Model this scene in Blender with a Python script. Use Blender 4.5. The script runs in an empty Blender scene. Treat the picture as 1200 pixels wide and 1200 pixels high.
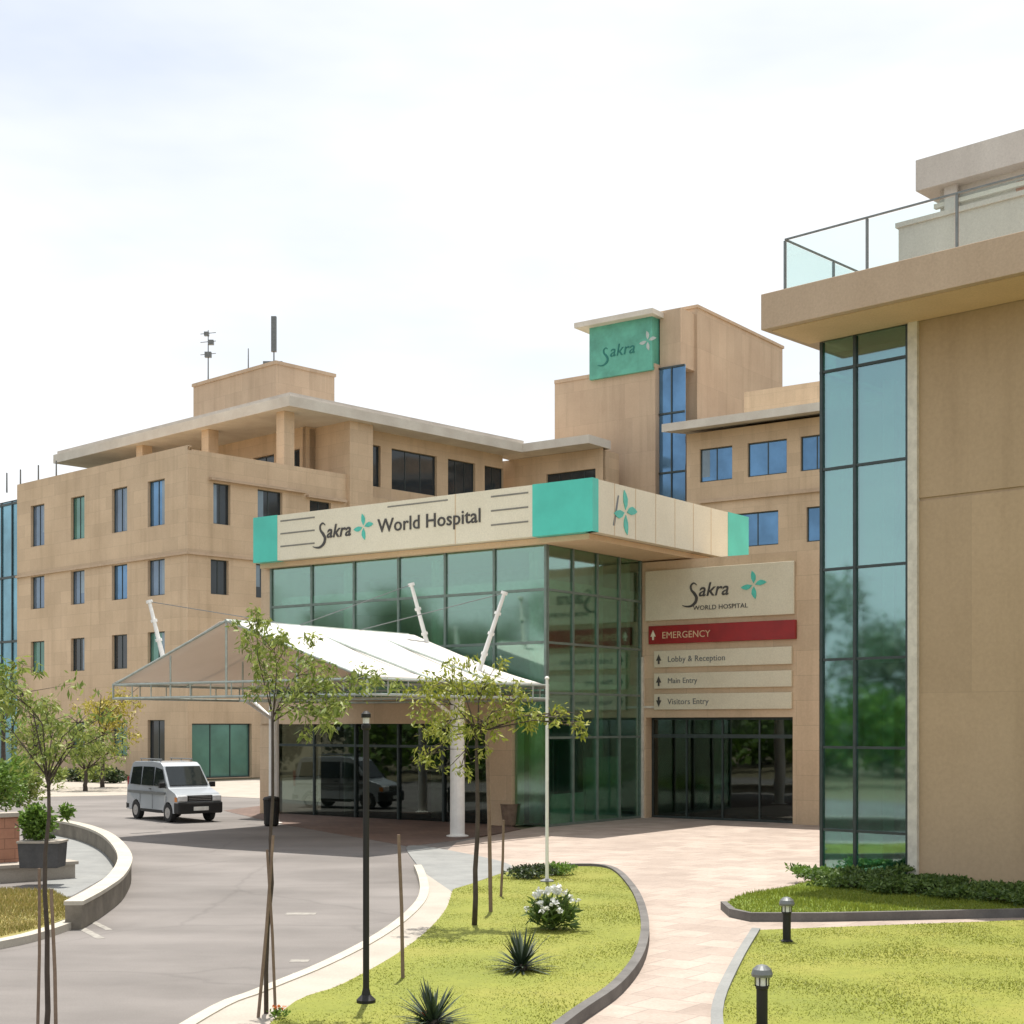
import bpy, bmesh, math, random
from mathutils import Vector, Matrix, noise
rnd = random.Random(7)
R = math.radians
S = bpy.context.scene
COL = S.collection

# ------------------------------------------------------------------ camera, sky, sun
cam_d = bpy.data.cameras.new('camera'); cam = bpy.data.objects.new('camera', cam_d); COL.objects.link(cam)
cam.location = (0, 0, 3.0); cam.rotation_euler = (R(90), 0, 0)
cam_d.sensor_width = 36; cam_d.lens = 51.0; cam_d.shift_y = 250/1200
cam_d.clip_end = 3000; cam_d.clip_start = 0.1
S.camera = cam
SUN_B, SUN_EL = 0.0, 75.0            # bearing (clockwise from +Y) and elevation
W = bpy.data.worlds.new("World"); S.world = W; W.use_nodes = True
nt = W.node_tree; nt.nodes.clear()
def N(nt, t, **k):
    n = nt.nodes.new(t)
    for a, b in k.items(): setattr(n, a, b)
    return n
sky = N(nt, 'ShaderNodeTexSky'); sky.sky_type = 'NISHITA'; sky.sun_disc = False
sky.sun_elevation = R(SUN_EL); sky.sun_rotation = R(SUN_B); sky.air_density = 1.2; sky.dust_density = 2.5
tc = N(nt, 'ShaderNodeTexCoord'); mp = N(nt, 'ShaderNodeMapping'); mp.inputs['Scale'].default_value = (1.3, 1.3, 4.2)
mp.inputs['Location'].default_value = (0.4, 0.2, 0.3)
no = N(nt, 'ShaderNodeTexNoise'); no.inputs['Scale'].default_value = 1.6; no.inputs['Detail'].default_value = 5; no.inputs['Roughness'].default_value = .5
rp = N(nt, 'ShaderNodeValToRGB'); rp.color_ramp.elements[0].position = .36; rp.color_ramp.elements[0].color = (.52,.52,.52,1)
rp.color_ramp.elements[1].position = .62; rp.color_ramp.elements[1].color = (1,1,1,1)
mx = N(nt, 'ShaderNodeMixRGB'); mx.inputs[2].default_value = (7.3, 7.45, 7.6, 1)
bg = N(nt, 'ShaderNodeBackground'); bg.inputs[1].default_value = .12
out = N(nt, 'ShaderNodeOutputWorld'); L = nt.links.new
L(tc.outputs['Generated'], mp.inputs[0]); L(mp.outputs[0], no.inputs[0]); L(no.outputs[0], rp.inputs[0])
L(rp.outputs[0], mx.inputs[0]); L(sky.outputs[0], mx.inputs[1]); L(mx.outputs[0], bg.inputs[0]); L(bg.outputs[0], out.inputs[0])
sd = bpy.data.lights.new('sun', 'SUN'); sd.energy = 5.0; sd.angle = R(0.6); sd.color = (1, .95, .87)
so = bpy.data.objects.new('sun', sd); COL.objects.link(so); so.location = (0, 0, 40)
_d = Vector((math.sin(R(SUN_B))*math.cos(R(SUN_EL)), math.cos(R(SUN_B))*math.cos(R(SUN_EL)), math.sin(R(SUN_EL))))
so.rotation_euler = _d.to_track_quat('Z', 'Y').to_euler()
S.view_settings.view_transform = 'Standard'; S.view_settings.look = 'None'
S.view_settings.exposure = 0.32; S.view_settings.gamma = 1

# ------------------------------------------------------------------ helpers
def dirb(b): return Vector((math.sin(R(b)), math.cos(R(b)), 0))
LA, RA = dirb(-54), dirb(36)          # entrance block: left-going, right-going
LB, RB = dirb(-46.5), dirb(43.5)      # ward wing and right building
UP = Vector((0, 0, 1))
def g(x, y, z=0.0):
    d = 1700*(3-z)/(y-850); return Vector(((x-600)/1700*d, d, z))
def at(x, d, z): return Vector(((x-600)/1700*d, d, z))
def tpx(O, U, x):
    k = (x-600)/1700; return (k*O.y-O.x)/(U.x-k*U.y)
def zpx(P, y): return 3+(850-y)*P.y/1700

def wl(o):
    v = Vector((0, 0, 0))
    while o: v += o.location; o = o.parent
    return v
class MB:
    def __init__(s): s.v = []; s.f = []; s.uv = None
    def add(s, vs, fs):
        b = len(s.v); s.v += [Vector(p) for p in vs]; s.f += [tuple(i+b for i in f) for f in fs]; return s
    def quad(s, *p): return s.add(p, [tuple(range(len(p)))])
    def box(s, O, U, V, u0, u1, v0, v1, z0, z1):
        O = Vector(O); U = Vector(U); V = Vector(V)
        P = [O+U*u+V*v+UP*z for z in (z0, z1) for (u, v) in ((u0, v0), (u1, v0), (u1, v1), (u0, v1))]
        F = [(0,3,2,1),(4,5,6,7),(0,1,5,4),(1,2,6,5),(2,3,7,6),(3,0,4,7)]
        if U.cross(V).z*(u1-u0)*(v1-v0) < 0: F = [tuple(reversed(f)) for f in F]
        return s.add(P, F)
    def cbox(s, c, sx, sy, sz):
        return s.box(Vector(c), (1,0,0), (0,1,0), -sx/2, sx/2, -sy/2, sy/2, -sz/2, sz/2)
    def tube(s, p0, p1, r0, r1=None, n=10, caps=True):
        p0 = Vector(p0); p1 = Vector(p1); r1 = r0 if r1 is None else r1
        d = (p1-p0).normalized(); a = d.orthogonal().normalized(); b = d.cross(a)
        P = []
        for p, r in ((p0, r0), (p1, r1)):
            for i in range(n):
                t = 2*math.pi*i/n; P.append(p+a*(math.cos(t)*r)+b*(math.sin(t)*r))
        F = [(i, (i+1) % n, n+(i+1) % n, n+i) for i in range(n)]
        if caps: F += [tuple(reversed(range(n))), tuple(range(n, 2*n))]
        return s.add(P, F)
    def path(s, pts, rads, n=7):
        pts = [Vector(p) for p in pts]; P = []
        for i, p in enumerate(pts):
            d = (pts[min(i+1, len(pts)-1)]-pts[max(i-1, 0)]).normalized()
            a = d.cross(Vector((.3, .9, .1))).normalized(); b = d.cross(a)
            for k in range(n):
                t = 2*math.pi*k/n; P.append(p+(a*math.cos(t)+b*math.sin(t))*rads[i])
        F = []
        for i in range(len(pts)-1):
            for k in range(n): F.append((i*n+k, i*n+(k+1) % n, (i+1)*n+(k+1) % n, (i+1)*n+k))
        F.append(tuple(reversed(range(n)))); F.append(tuple(range((len(pts)-1)*n, len(pts)*n)))
        return s.add(P, F)
    def prism(s, poly, z0, z1):
        n = len(poly); ar = sum(poly[i].x*poly[(i+1) % n].y-poly[(i+1) % n].x*poly[i].y for i in range(n))
        if ar < 0: poly = list(reversed(poly))
        P = [Vector((p.x, p.y, z0)) for p in poly]+[Vector((p.x, p.y, z1)) for p in poly]
        F = [tuple(range(n, 2*n)), tuple(reversed(range(n)))]+[(i, (i+1) % n, n+(i+1) % n, n+i) for i in range(n)]
        return s.add(P, F)
    def lathe(s, c, prof, n=16):
        c = Vector(c); P = []
        for r, z in prof:
            for i in range(n):
                t = 2*math.pi*i/n; P.append(c+Vector((r*math.cos(t), r*math.sin(t), z)))
        F = []
        for j in range(len(prof)-1):
            for i in range(n): F.append((j*n+i, j*n+(i+1) % n, (j+1)*n+(i+1) % n, (j+1)*n+i))
        F.append(tuple(reversed(range(n)))); F.append(tuple(range((len(prof)-1)*n, len(prof)*n)))
        return s.add(P, F)
    def split(s, name, mat, parent, n=8):
        "one part per box of n corner points"
        for i in range(0, len(s.v), n):
            q = MB(); q.v = s.v[i:i+n]; q.f = [tuple(k-i for k in f) for f in s.f if i <= f[0] < i+n]; q.build(name, mat, parent)
    def build(s, name, mat, parent=None, smooth=False, bevel=0, label=None):
        me = bpy.data.meshes.new(name); off = wl(parent)
        me.from_pydata([p-off for p in s.v], [], s.f); me.update()
        if len(s.f) < 60000:
            ul = me.uv_layers.new(name='UVMap').data
            for p in me.polygons:
                n = p.normal
                if abs(n.z) > .8: t, b = Vector((1,0,0)), Vector((0,1,0))
                else:
                    t = Vector((-n.y, n.x, 0)).normalized(); b = UP
                for li in p.loop_indices:
                    co = me.vertices[me.loops[li].vertex_index].co+off
                    ul[li].uv = (co.dot(t), co.dot(b))
        if smooth:
            for p in me.polygons: p.use_smooth = True
        for mm in (mat if isinstance(mat, (list, tuple)) else [mat]): me.materials.append(mm)
        o = bpy.data.objects.new(name, me); COL.objects.link(o)
        if parent: o.parent = parent
        if bevel:
            b = o.modifiers.new('b', 'BEVEL'); b.width = bevel; b.segments = 2; b.limit_method = 'ANGLE'; b.angle_limit = R(40)
        if label: o['label'] = label
        return o
def thing(name, label, cat, loc, group=None):
    o = bpy.data.objects.new(name, None); COL.objects.link(o); o.location = loc; o.empty_display_size = .3
    return tag(o, label, cat, group)
def tag(o, label, cat, group=None, kind=None):
    if label: o['label'] = label
    if cat: o['category'] = cat
    if group: o['group'] = group
    if kind: o['kind'] = kind
    return o
def struct(o): o['kind'] = 'structure'; return o
def recenter(o):
    "move a top-level mesh's origin to the bottom centre of its bounds"
    vs = [v.co.copy() for v in o.data.vertices]
    c = Vector((sum(v.x for v in vs)/len(vs), sum(v.y for v in vs)/len(vs), min(v.z for v in vs)))
    o.data.transform(Matrix.Translation(-c)); o.location = o.location+c; return o
def copy_tree(o, parent=None):
    c = o.copy(); COL.objects.link(c); c.parent = parent
    for ch in list(o.children): copy_tree(ch, c)
    return c
def smooth_poly(pts, closed=True, sub=5):
    n = len(pts); res = []
    rng = range(n) if closed else range(n-1)
    for i in rng:
        p0 = pts[(i-1) % n] if closed or i > 0 else pts[i]
        p1 = pts[i]; p2 = pts[(i+1) % n]
        p3 = pts[(i+2) % n] if closed or i < n-2 else p2
        for k in range(sub):
            t = k/sub
            res.append(.5*((2*p1)+(p2-p0)*t+(2*p0-5*p1+4*p2-p3)*t*t+(3*p1-p0-3*p2+p3)*t**3))
    if not closed: res.append(pts[-1])
    return res
def ribbon(line, w, z0, z1, m=None):
    m = m or MB(); n = len(line); l = []; r = []
    for i, p in enumerate(line):
        d = (line[min(i+1, n-1)]-line[max(i-1, 0)]); d.z = 0; d.normalize(); q = Vector((-d.y, d.x, 0))*w/2
        l.append(p+q); r.append(p-q)
    P = []
    for a, b in zip(l, r):
        P += [Vector((a.x, a.y, z0)), Vector((b.x, b.y, z0)), Vector((b.x, b.y, z1)), Vector((a.x, a.y, z1))]
    F = []
    for i in range(n-1):
        for k in range(4): F.append((4*i+k, 4*i+(k+1) % 4, 4*i+4+(k+1) % 4, 4*i+4+k))
    F += [(3,2,1,0), (4*n-4, 4*n-3, 4*n-2, 4*n-1)]
    return m.add(P, F)

# ------------------------------------------------------------------ materials
def newmat(name):
    m = bpy.data.materials.new(name); m.use_nodes = True; t = m.node_tree
    return m, t, t.nodes['Principled BSDF']
def setp(p, **k):
    for a, b in k.items():
        p.inputs[a.replace('_', ' ')].default_value = b
def tinted(t, cols, scale, vec='Object', detail=6, lo=.35, hi=.65, stretch=None):
    c = N(t, 'ShaderNodeTexCoord'); n = N(t, 'ShaderNodeTexNoise'); n.inputs['Scale'].default_value = scale
    n.inputs['Detail'].default_value = detail; n.inputs['Roughness'].default_value = .6
    src = c.outputs[vec]
    if stretch:
        q = N(t, 'ShaderNodeMapping'); q.inputs['Scale'].default_value = stretch; t.links.new(src, q.inputs[0]); src = q.outputs[0]
    t.links.new(src, n.inputs[0])
    r = N(t, 'ShaderNodeValToRGB'); e = r.color_ramp.elements; e[0].position = lo; e[1].position = hi
    e[0].color = (*cols[0], 1); e[1].color = (*cols[-1], 1)
    for i, cc in enumerate(cols[1:-1]):
        x = e.new(lo+(hi-lo)*(i+1)/(len(cols)-1)); x.color = (*cc, 1)
    t.links.new(n.outputs[0], r.inputs[0]); return r.outputs[0], n
def mixc(t, a, b, fac, mode='MIX'):
    m = N(t, 'ShaderNodeMixRGB', blend_type=mode)
    for i, x in ((0, fac), (1, a), (2, b)):
        if isinstance(x, (int, float)): m.inputs[i].default_value = x
        elif isinstance(x, tuple): m.inputs[i].default_value = (*x, 1)
        else: t.links.new(x, m.inputs[i])
    return m.outputs[0]
def bump(t, p, h, s=.2, d=.02):
    b = N(t, 'ShaderNodeBump'); b.inputs['Strength'].default_value = s; b.inputs['Distance'].default_value = d
    t.links.new(h, b.inputs['Height']); t.links.new(b.outputs[0], p.inputs['Normal'])
def mat_stone(name, c1, c2, bw=1.2, bh=.6, joint=.35, mort=.008):
    m, t, p = newmat(name)
    base, n1 = tinted(t, [c1, c2], .35, lo=.35, hi=.68)
    uv = N(t, 'ShaderNodeTexCoord'); br = N(t, 'ShaderNodeTexBrick'); br.inputs['Scale'].default_value = 1
    br.inputs['Brick Width'].default_value = bw; br.inputs['Row Height'].default_value = bh; br.inputs['Mortar Size'].default_value = mort
    br.inputs['Color1'].default_value = (.93,.92,.91,1); br.inputs['Color2'].default_value = (1.04,1.03,1.02,1)
    br.inputs['Mortar'].default_value = (1-joint,)*3+(1,); br.inputs['Mortar Smooth'].default_value = .2
    t.links.new(uv.outputs['UV'], br.inputs['Vector'])
    c = mixc(t, base, br.outputs[0], 1.0, 'MULTIPLY')
    st, n2 = tinted(t, [(.74,.72,.69), (1,1,1)], .8, lo=.3, hi=.5, stretch=(1.8, 1.8, .14))
    c = mixc(t, c, st, .5, 'MULTIPLY')
    fine, n3 = tinted(t, [(.88,.88,.88), (1.06,1.06,1.06)], 14, lo=.3, hi=.7)
    c = mixc(t, c, fine, .6, 'MULTIPLY')
    t.links.new(c, p.inputs['Base Color']); setp(p, Roughness=.82); bump(t, p, n3.outputs[0], .25, .01)
    return m
def mat_noise(name, cols, scale=3, rough=.8, bs=.2, fine=25, lo=.3, hi=.7, metal=0, stretch=None, bd=.01):
    m, t, p = newmat(name)
    a, n = tinted(t, cols, scale, lo=lo, hi=hi, stretch=stretch)
    f, n3 = tinted(t, [(.82,.82,.82), (1.1,1.1,1.1)], fine, lo=.3, hi=.7)
    c = mixc(t, a, f, .6, 'MULTIPLY'); t.links.new(c, p.inputs['Base Color']); setp(p, Roughness=rough, Metallic=metal)
    if bs: bump(t, p, n3.outputs[0], bs, bd)
    return m
def mat_plain(name, c, rough=.5, metal=0, var=.12, scale=6, coat=0):
    a = tuple(x*(1-var) for x in c); b = tuple(min(1, x*(1+var)) for x in c)
    m, t, p = newmat(name); col, n = tinted(t, [a, b], scale); t.links.new(col, p.inputs['Base Color'])
    setp(p, Roughness=rough, Metallic=metal)
    if coat: setp(p, Coat_Weight=coat)
    return m
def mat_glass(name, trans, gloss, base=.25, rough=.02, wav=.0):
    m, t, p = newmat(name); t.nodes.remove(p); o = t.nodes['Material Output']
    tr = N(t, 'ShaderNodeBsdfTransparent'); tr.inputs[0].default_value = (*trans, 1)
    gl = N(t, 'ShaderNodeBsdfGlossy'); gl.inputs[0].default_value = (*gloss, 1); gl.inputs['Roughness'].default_value = rough
    lw = N(t, 'ShaderNodeLayerWeight'); lw.inputs[0].default_value = .5; fr = N(t, 'ShaderNodeMath', operation='POWER'); fr.inputs[1].default_value = 4.0; t.links.new(lw.outputs['Facing'], fr.inputs[0])
    ad = N(t, 'ShaderNodeMath', operation='ADD', use_clamp=True); ad.inputs[1].default_value = base
    c = N(t, 'ShaderNodeTexCoord'); n = N(t, 'ShaderNodeTexNoise'); n.inputs['Scale'].default_value = .55; n.inputs['Detail'].default_value = 2
    b = N(t, 'ShaderNodeBump'); b.inputs['Strength'].default_value = .12; b.inputs['Distance'].default_value = .03
    t.links.new(c.outputs['Object'], n.inputs[0]); t.links.new(n.outputs[0], b.inputs['Height']); t.links.new(b.outputs[0], gl.inputs['Normal'])
    mi = N(t, 'ShaderNodeMixShader'); t.links.new(fr.outputs[0], ad.inputs[0]); t.links.new(ad.outputs[0], mi.inputs[0])
    t.links.new(tr.outputs[0], mi.inputs[1]); t.links.new(gl.outputs[0], mi.inputs[2]); t.links.new(mi.outputs[0], o.inputs[0])
    return m
def mat_leaf(name, cols, trans=.35, rough=.55):
    m, t, p = newmat(name); o = t.nodes['Material Output']
    ge = N(t, 'ShaderNodeNewGeometry'); r = N(t, 'ShaderNodeValToRGB'); e = r.color_ramp.elements
    e[0].color = (*cols[0], 1); e[1].color = (*cols[-1], 1)
    for i, c in enumerate(cols[1:-1]): x = e.new((i+1)/(len(cols)-1)); x.color = (*c, 1)
    t.links.new(ge.outputs['Random Per Island'], r.inputs[0]); t.links.new(r.outputs[0], p.inputs['Base Color']); setp(p, Roughness=rough)
    tl = N(t, 'ShaderNodeBsdfTranslucent'); t.links.new(r.outputs[0], tl.inputs[0])
    mi = N(t, 'ShaderNodeMixShader'); mi.inputs[0].default_value = trans
    t.links.new(p.outputs[0], mi.inputs[1]); t.links.new(tl.outputs[0], mi.inputs[2]); t.links.new(mi.outputs[0], o.inputs[0])
    return m
M = {}
M['stone'] = mat_stone('stone cladding', (.56,.425,.285), (.65,.50,.345), 1.5, .75, .22)
M['stone2'] = mat_stone('tower cladding', (.50,.375,.265), (.57,.44,.315), 1.2, 2.4, .22)
M['stoneR'] = mat_stone('smooth render', (.43,.315,.20), (.485,.36,.235), 4.0, 3.6, .12, .006)
M['soffit'] = mat_noise('soffit paint', [(.60,.43,.26), (.68,.50,.31)], .8, .8, .05)
M['fascia_beige'] = mat_noise('slab edge paint', [(.46,.34,.24), (.54,.41,.30)], .7, .8, .05, stretch=(1,1,.3))
M['rooftop_grey'] = mat_noise('grey parapet paint', [(.46,.42,.38), (.60,.56,.51)], .9, .85, .1, stretch=(1,1,.3))
M['eave'] = mat_noise('pale eave paint', [(.55,.50,.43), (.70,.66,.58)], .6, .8, .05)
M['cream'] = mat_noise('cream panel', [(.72,.66,.50), (.78,.72,.56)], .8, .5, .02)
M['cream2'] = mat_noise('cream sign board', [(.60,.54,.40), (.68,.63,.48)], .8, .5, .02)
M['teal'] = mat_plain('turquoise panel', (.08,.56,.45), .4, 0, .08, .8)
M['teal_dark'] = mat_plain('dark teal letters', (.01,.16,.13), .5)
M['teal_sign'] = mat_plain('weathered turquoise', (.10,.36,.27), .5, 0, .2, .8)
M['teal_logo'] = mat_plain('turquoise logo', (.08,.50,.40), .4)
M['white'] = mat_plain('white paint', (.78,.77,.74), .45, 0, .05)
M['dark_letter'] = mat_plain('dark grey letters', (.06,.055,.05), .5)
M['red'] = mat_plain('red board', (.27,.008,.008), .4, 0, .15, 2)
M['frame'] = mat_plain('dark aluminium', (.06,.075,.075), .4, .5)
M['frame_pale'] = mat_plain('pale aluminium', (.42,.47,.43), .4, .4)
M['frame_hall'] = mat_plain('green grey aluminium', (.17,.22,.19), .4, .3)
M['rail'] = mat_plain('brushed rail', (.18,.20,.20), .4, .5)
M['stripe'] = mat_plain('grey stripe', (.20,.19,.16), .5)
M['trim'] = mat_plain('light steel trim', (.62,.58,.50), .5)
M['glass_green'] = mat_glass('green curtain glass', (.58,.82,.72), (.70,.88,.82), .28, .07)
M['glass_tower'] = mat_glass('blue green corner glass', (.45,.72,.62), (.58,.80,.84), .40, .04)
M['glass_dark'] = mat_glass('dark shopfront glass', (.40,.45,.43), (.6,.66,.64), .12)
M['glass_clear'] = mat_glass('clear balustrade glass', (.93,.98,.97), (.9,1,1), .02)
def mat_pane(name, c, spec, rough=.06, metal=.0):
    m, t, p = newmat(name); a, n = tinted(t, [tuple(x*.8 for x in c), tuple(x*1.2 for x in c)], .5, lo=.35, hi=.65)
    t.links.new(a, p.inputs['Base Color']); setp(p, Roughness=rough, Metallic=metal, IOR=1.5); p.inputs['Specular IOR Level'].default_value = spec
    return m
M['pane'] = mat_pane('dark window glass', (.03,.038,.045), .6)
M['pane_mid'] = mat_pane('bluish window glass', (.13,.19,.27), .7, .08, .35)
M['pane_green'] = mat_pane('greenish window glass', (.10,.24,.20), .7, .08, .3)
M['pane_sky'] = mat_pane('sky blue glass', (.16,.36,.46), .7, .1, .5)
M['blind'] = mat_pane('blind behind glass', (.20,.27,.33), .6, .12, .1)
M['pane_blue'] = mat_pane('blue reflective glass', (.12,.25,.42), .6, .10, .6)
M['interior'] = mat_plain('interior wall', (.46,.50,.42), .8)
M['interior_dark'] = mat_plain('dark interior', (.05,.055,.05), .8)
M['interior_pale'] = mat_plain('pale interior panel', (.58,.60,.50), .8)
M['asphalt'] = mat_noise('asphalt', [(.15,.137,.128), (.185,.17,.16), (.215,.198,.187)], .28, .9, .5, 45, stretch=(1,1,1))
_m = M['asphalt']; _t = _m.node_tree; _p = _t.nodes['Principled BSDF']; _src = _p.inputs['Base Color'].links[0].from_socket
_c = N(_t, 'ShaderNodeTexCoord'); _v = N(_t, 'ShaderNodeTexVoronoi'); _v.feature = 'DISTANCE_TO_EDGE'; _v.inputs['Scale'].default_value = .28
_n = N(_t, 'ShaderNodeTexNoise'); _n.inputs['Scale'].default_value = 1.3; _n.inputs['Detail'].default_value = 6
_mx = mixc(_t, _c.outputs['Object'], _n.outputs['Color'], .25); _t.links.new(_c.outputs['Object'], _n.inputs[0]); _t.links.new(_mx, _v.inputs['Vector'])
_r = N(_t, 'ShaderNodeValToRGB'); _r.color_ramp.elements[0].position = .0; _r.color_ramp.elements[0].color = (.66,.66,.66,1); _r.color_ramp.elements[1].position = .010; _r.color_ramp.elements[1].color = (1,1,1,1)
_t.links.new(_v.outputs[0], _r.inputs[0]); _k = mixc(_t, _src, _r.outputs[0], .4, 'MULTIPLY')
_st, _n2 = tinted(_t, [(.80,.79,.78), (1.08,1.07,1.06)], .6, lo=.38, hi=.62, stretch=(.35, 1.0, 1)); _k = mixc(_t, _k, _st, .8, 'MULTIPLY'); _t.links.new(_k, _p.inputs['Base Color'])
M['concrete'] = mat_noise('pale concrete', [(.33,.295,.25), (.42,.375,.32)], 1.1, .85, .2, 30)
M['kerb'] = mat_noise('kerb stone', [(.40,.37,.31), (.50,.46,.39)], 2, .85, .2, 30)
M['kerb_dark'] = mat_noise('dark kerb stone', [(.09,.085,.08), (.17,.16,.15)], 2, .85, .3, 30)
M['greyslab'] = mat_noise('grey paving', [(.19,.195,.19), (.26,.265,.255)], 1.5, .8, .2, 30)
def mat_paver(name, c1, c2, bw, bh, rot, mort=.012, j=.75):
    m, t, p = newmat(name); base, n = tinted(t, [c1, c2], .5)
    c = N(t, 'ShaderNodeTexCoord'); q = N(t, 'ShaderNodeMapping'); q.inputs['Rotation'].default_value[2] = R(rot)
    br = N(t, 'ShaderNodeTexBrick'); br.inputs['Scale'].default_value = 1; br.inputs['Brick Width'].default_value = bw
    br.inputs['Row Height'].default_value = bh; br.inputs['Mortar Size'].default_value = mort
    br.inputs['Color1'].default_value = (.86,.84,.83,1); br.inputs['Color2'].default_value = (1.06,1.05,1.04,1); br.inputs['Mortar'].default_value = (j,j,j,1)
    t.links.new(c.outputs['Object'], q.inputs[0]); t.links.new(q.outputs[0], br.inputs['Vector'])
    k = mixc(t, base, br.outputs[0], 1.0, 'MULTIPLY')
    st, n2 = tinted(t, [(.72,.70,.68), (1,1,1)], 1.4, lo=.32, hi=.52); k = mixc(t, k, st, .5, 'MULTIPLY')
    f, n3 = tinted(t, [(.85,.85,.85), (1.08,1.08,1.08)], 30); k = mixc(t, k, f, .7, 'MULTIPLY')
    t.links.new(k, p.inputs['Base Color']); setp(p, Roughness=.8); bump(t, p, n3.outputs[0], .2, .01); return m
M['paver'] = mat_paver('pink stone paving', (.36,.295,.25), (.43,.36,.31), .6, .6, 36)
M['paver_brown'] = mat_paver('brown paving', (.13,.085,.068), (.18,.12,.095), .3, .15, 36)
M['brick'] = mat_stone('terracotta stone', (.36,.17,.11), (.46,.24,.16), .4, .2, .4)
M['grey_wall'] = mat_noise('weathered wall', [(.13,.115,.09), (.24,.21,.17)], 2, .9, .3, 25)
m, t, p = newmat('white membrane'); o_ = t.nodes['Material Output']; col, n = tinted(t, [(.74,.73,.70), (.82,.81,.78)], .7)
t.links.new(col, p.inputs['Base Color']); setp(p, Roughness=.6)
tl = N(t, 'ShaderNodeBsdfTranslucent'); tl.inputs[0].default_value = (.75,.60,.46, 1)
mi = N(t, 'ShaderNodeMixShader'); mi.inputs[0].default_value = .26
t.links.new(p.outputs[0], mi.inputs[1]); t.links.new(tl.outputs[0], mi.inputs[2]); t.links.new(mi.outputs[0], o_.inputs[0]); M['membrane'] = m
M['gravel'] = mat_noise('gravelly earth', [(.10,.085,.065), (.17,.15,.11), (.28,.25,.20)], 5, .95, .6, 30)
M['marking'] = mat_noise('worn road paint', [(.20,.185,.17), (.36,.34,.30)], 8, .9, .2, 50)
M['soil'] = mat_noise('dry ground', [(.14,.12,.07), (.20,.17,.10)], .2, .95, .3)
M['grass'] = mat_noise('lawn', [(.165,.19,.023), (.20,.215,.028), (.24,.23,.04)], .5, .9, .15, 8, lo=.3, hi=.72, bd=.03)
M['grass_dry'] = mat_noise('dry grass', [(.16,.16,.03), (.33,.26,.09)], 1.0, .9, .5, 40)
M['blade'] = mat_leaf('grass blade', [(.18,.215,.024), (.21,.235,.028), (.245,.24,.042)], .5)
M['blade_green'] = mat_leaf('green blade', [(.15,.20,.02), (.22,.27,.03), (.30,.33,.05)], .4)
M['grass_green'] = mat_noise('green lawn', [(.12,.18,.02), (.18,.24,.03)], .9, .9, .3, 20)
M['blade_dry'] = mat_leaf('dry blade', [(.16,.17,.03), (.32,.27,.08), (.38,.30,.13)], .3)
M['leaf'] = mat_leaf('young leaves', [(.11,.16,.03), (.22,.28,.055), (.36,.40,.11)], .35)
M['leaf_y'] = mat_leaf('yellow green leaves', [(.14,.18,.02), (.28,.32,.04), (.44,.44,.10)], .35)
M['leaf_yy'] = mat_leaf('yellow leaves', [(.22,.20,.02), (.38,.33,.04), (.50,.42,.08)], .35)
M['leaf_far'] = mat_leaf('distant leaves', [(.11,.16,.10), (.17,.22,.13), (.24,.28,.17)], .35)
M['leaf_m'] = mat_leaf('mid green leaves', [(.04,.08,.015), (.09,.15,.03), (.15,.22,.045)], .3)
M['leaf_d'] = mat_leaf('dark leaves', [(.018,.035,.010), (.035,.06,.018), (.07,.11,.03)], .2)
M['leaf_b'] = mat_leaf('bright leaves', [(.06,.12,.015), (.12,.22,.03), (.20,.32,.05)], .35)
M['spiky'] = mat_leaf('spiky leaves', [(.012,.025,.014), (.03,.05,.03), (.06,.09,.05)], .1)
M['petal'] = mat_leaf('white petals', [(.7,.72,.68), (.85,.85,.82)], .2)
M['petal_o'] = mat_leaf('orange petals', [(.6,.16,.03), (.7,.25,.06)], .2)
M['bark'] = mat_noise('bark', [(.05,.038,.03), (.09,.07,.055)], 6, .9, .5, 30)
M['stake'] = mat_noise('weathered wood', [(.16,.11,.08), (.25,.18,.13)], 5, .9, .3, 30)
M['black'] = mat_plain('black paint', (.008,.008,.008), .6)
M['dark_box'] = mat_noise('dark slate', [(.05,.05,.052), (.09,.088,.088)], 3, .8, .2, 20)
M['grey_metal'] = mat_plain('grey metal', (.16,.17,.17), .45, .4)
M['van'] = mat_plain('silver white car paint', (.38,.41,.44), .3, .2, .03, 2, .6)
M['van_glass'] = mat_pane('car glass', (.015,.02,.02), .6, .04)
M['tyre'] = mat_plain('rubber', (.02,.02,.02), .85)
M['chrome'] = mat_plain('alloy', (.45,.45,.45), .3, .8)
M['lamp_glass'] = mat_plain('lamp lens', (.65,.66,.66), .12)
M['plate'] = mat_plain('number plate', (.7,.7,.66), .5)
M['orange'] = mat_plain('orange lens', (.6,.2,.03), .3)

# ------------------------------------------------------------------ ground, roads, lawns
m = MB(); m.quad((-900,-900,-.03), (900,-900,-.03), (900,900,-.03), (-900,900,-.03)); struct(m.build('ground', M['soil']))
def flat(name, pts, z, mat, z0=-.02, sub=1):
    pts = [Vector(p) for p in pts]; m = MB(); m.prism(pts, z0, z); o = m.build(name, mat); struct(o); return o
# asphalt: one sheet from beside the camera to the far drive
flat('road', [Vector((-14,4,0)), Vector((-2.5,4,0)), Vector((0,10,0)), g(560,1040), g(560,985), g(560,950), g(330,935), g(200,930), g(-150,938),
              Vector((-40,50,0)), Vector((-30,30,0)), Vector((-20,14,0))], 0.0, M['asphalt'])
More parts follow.
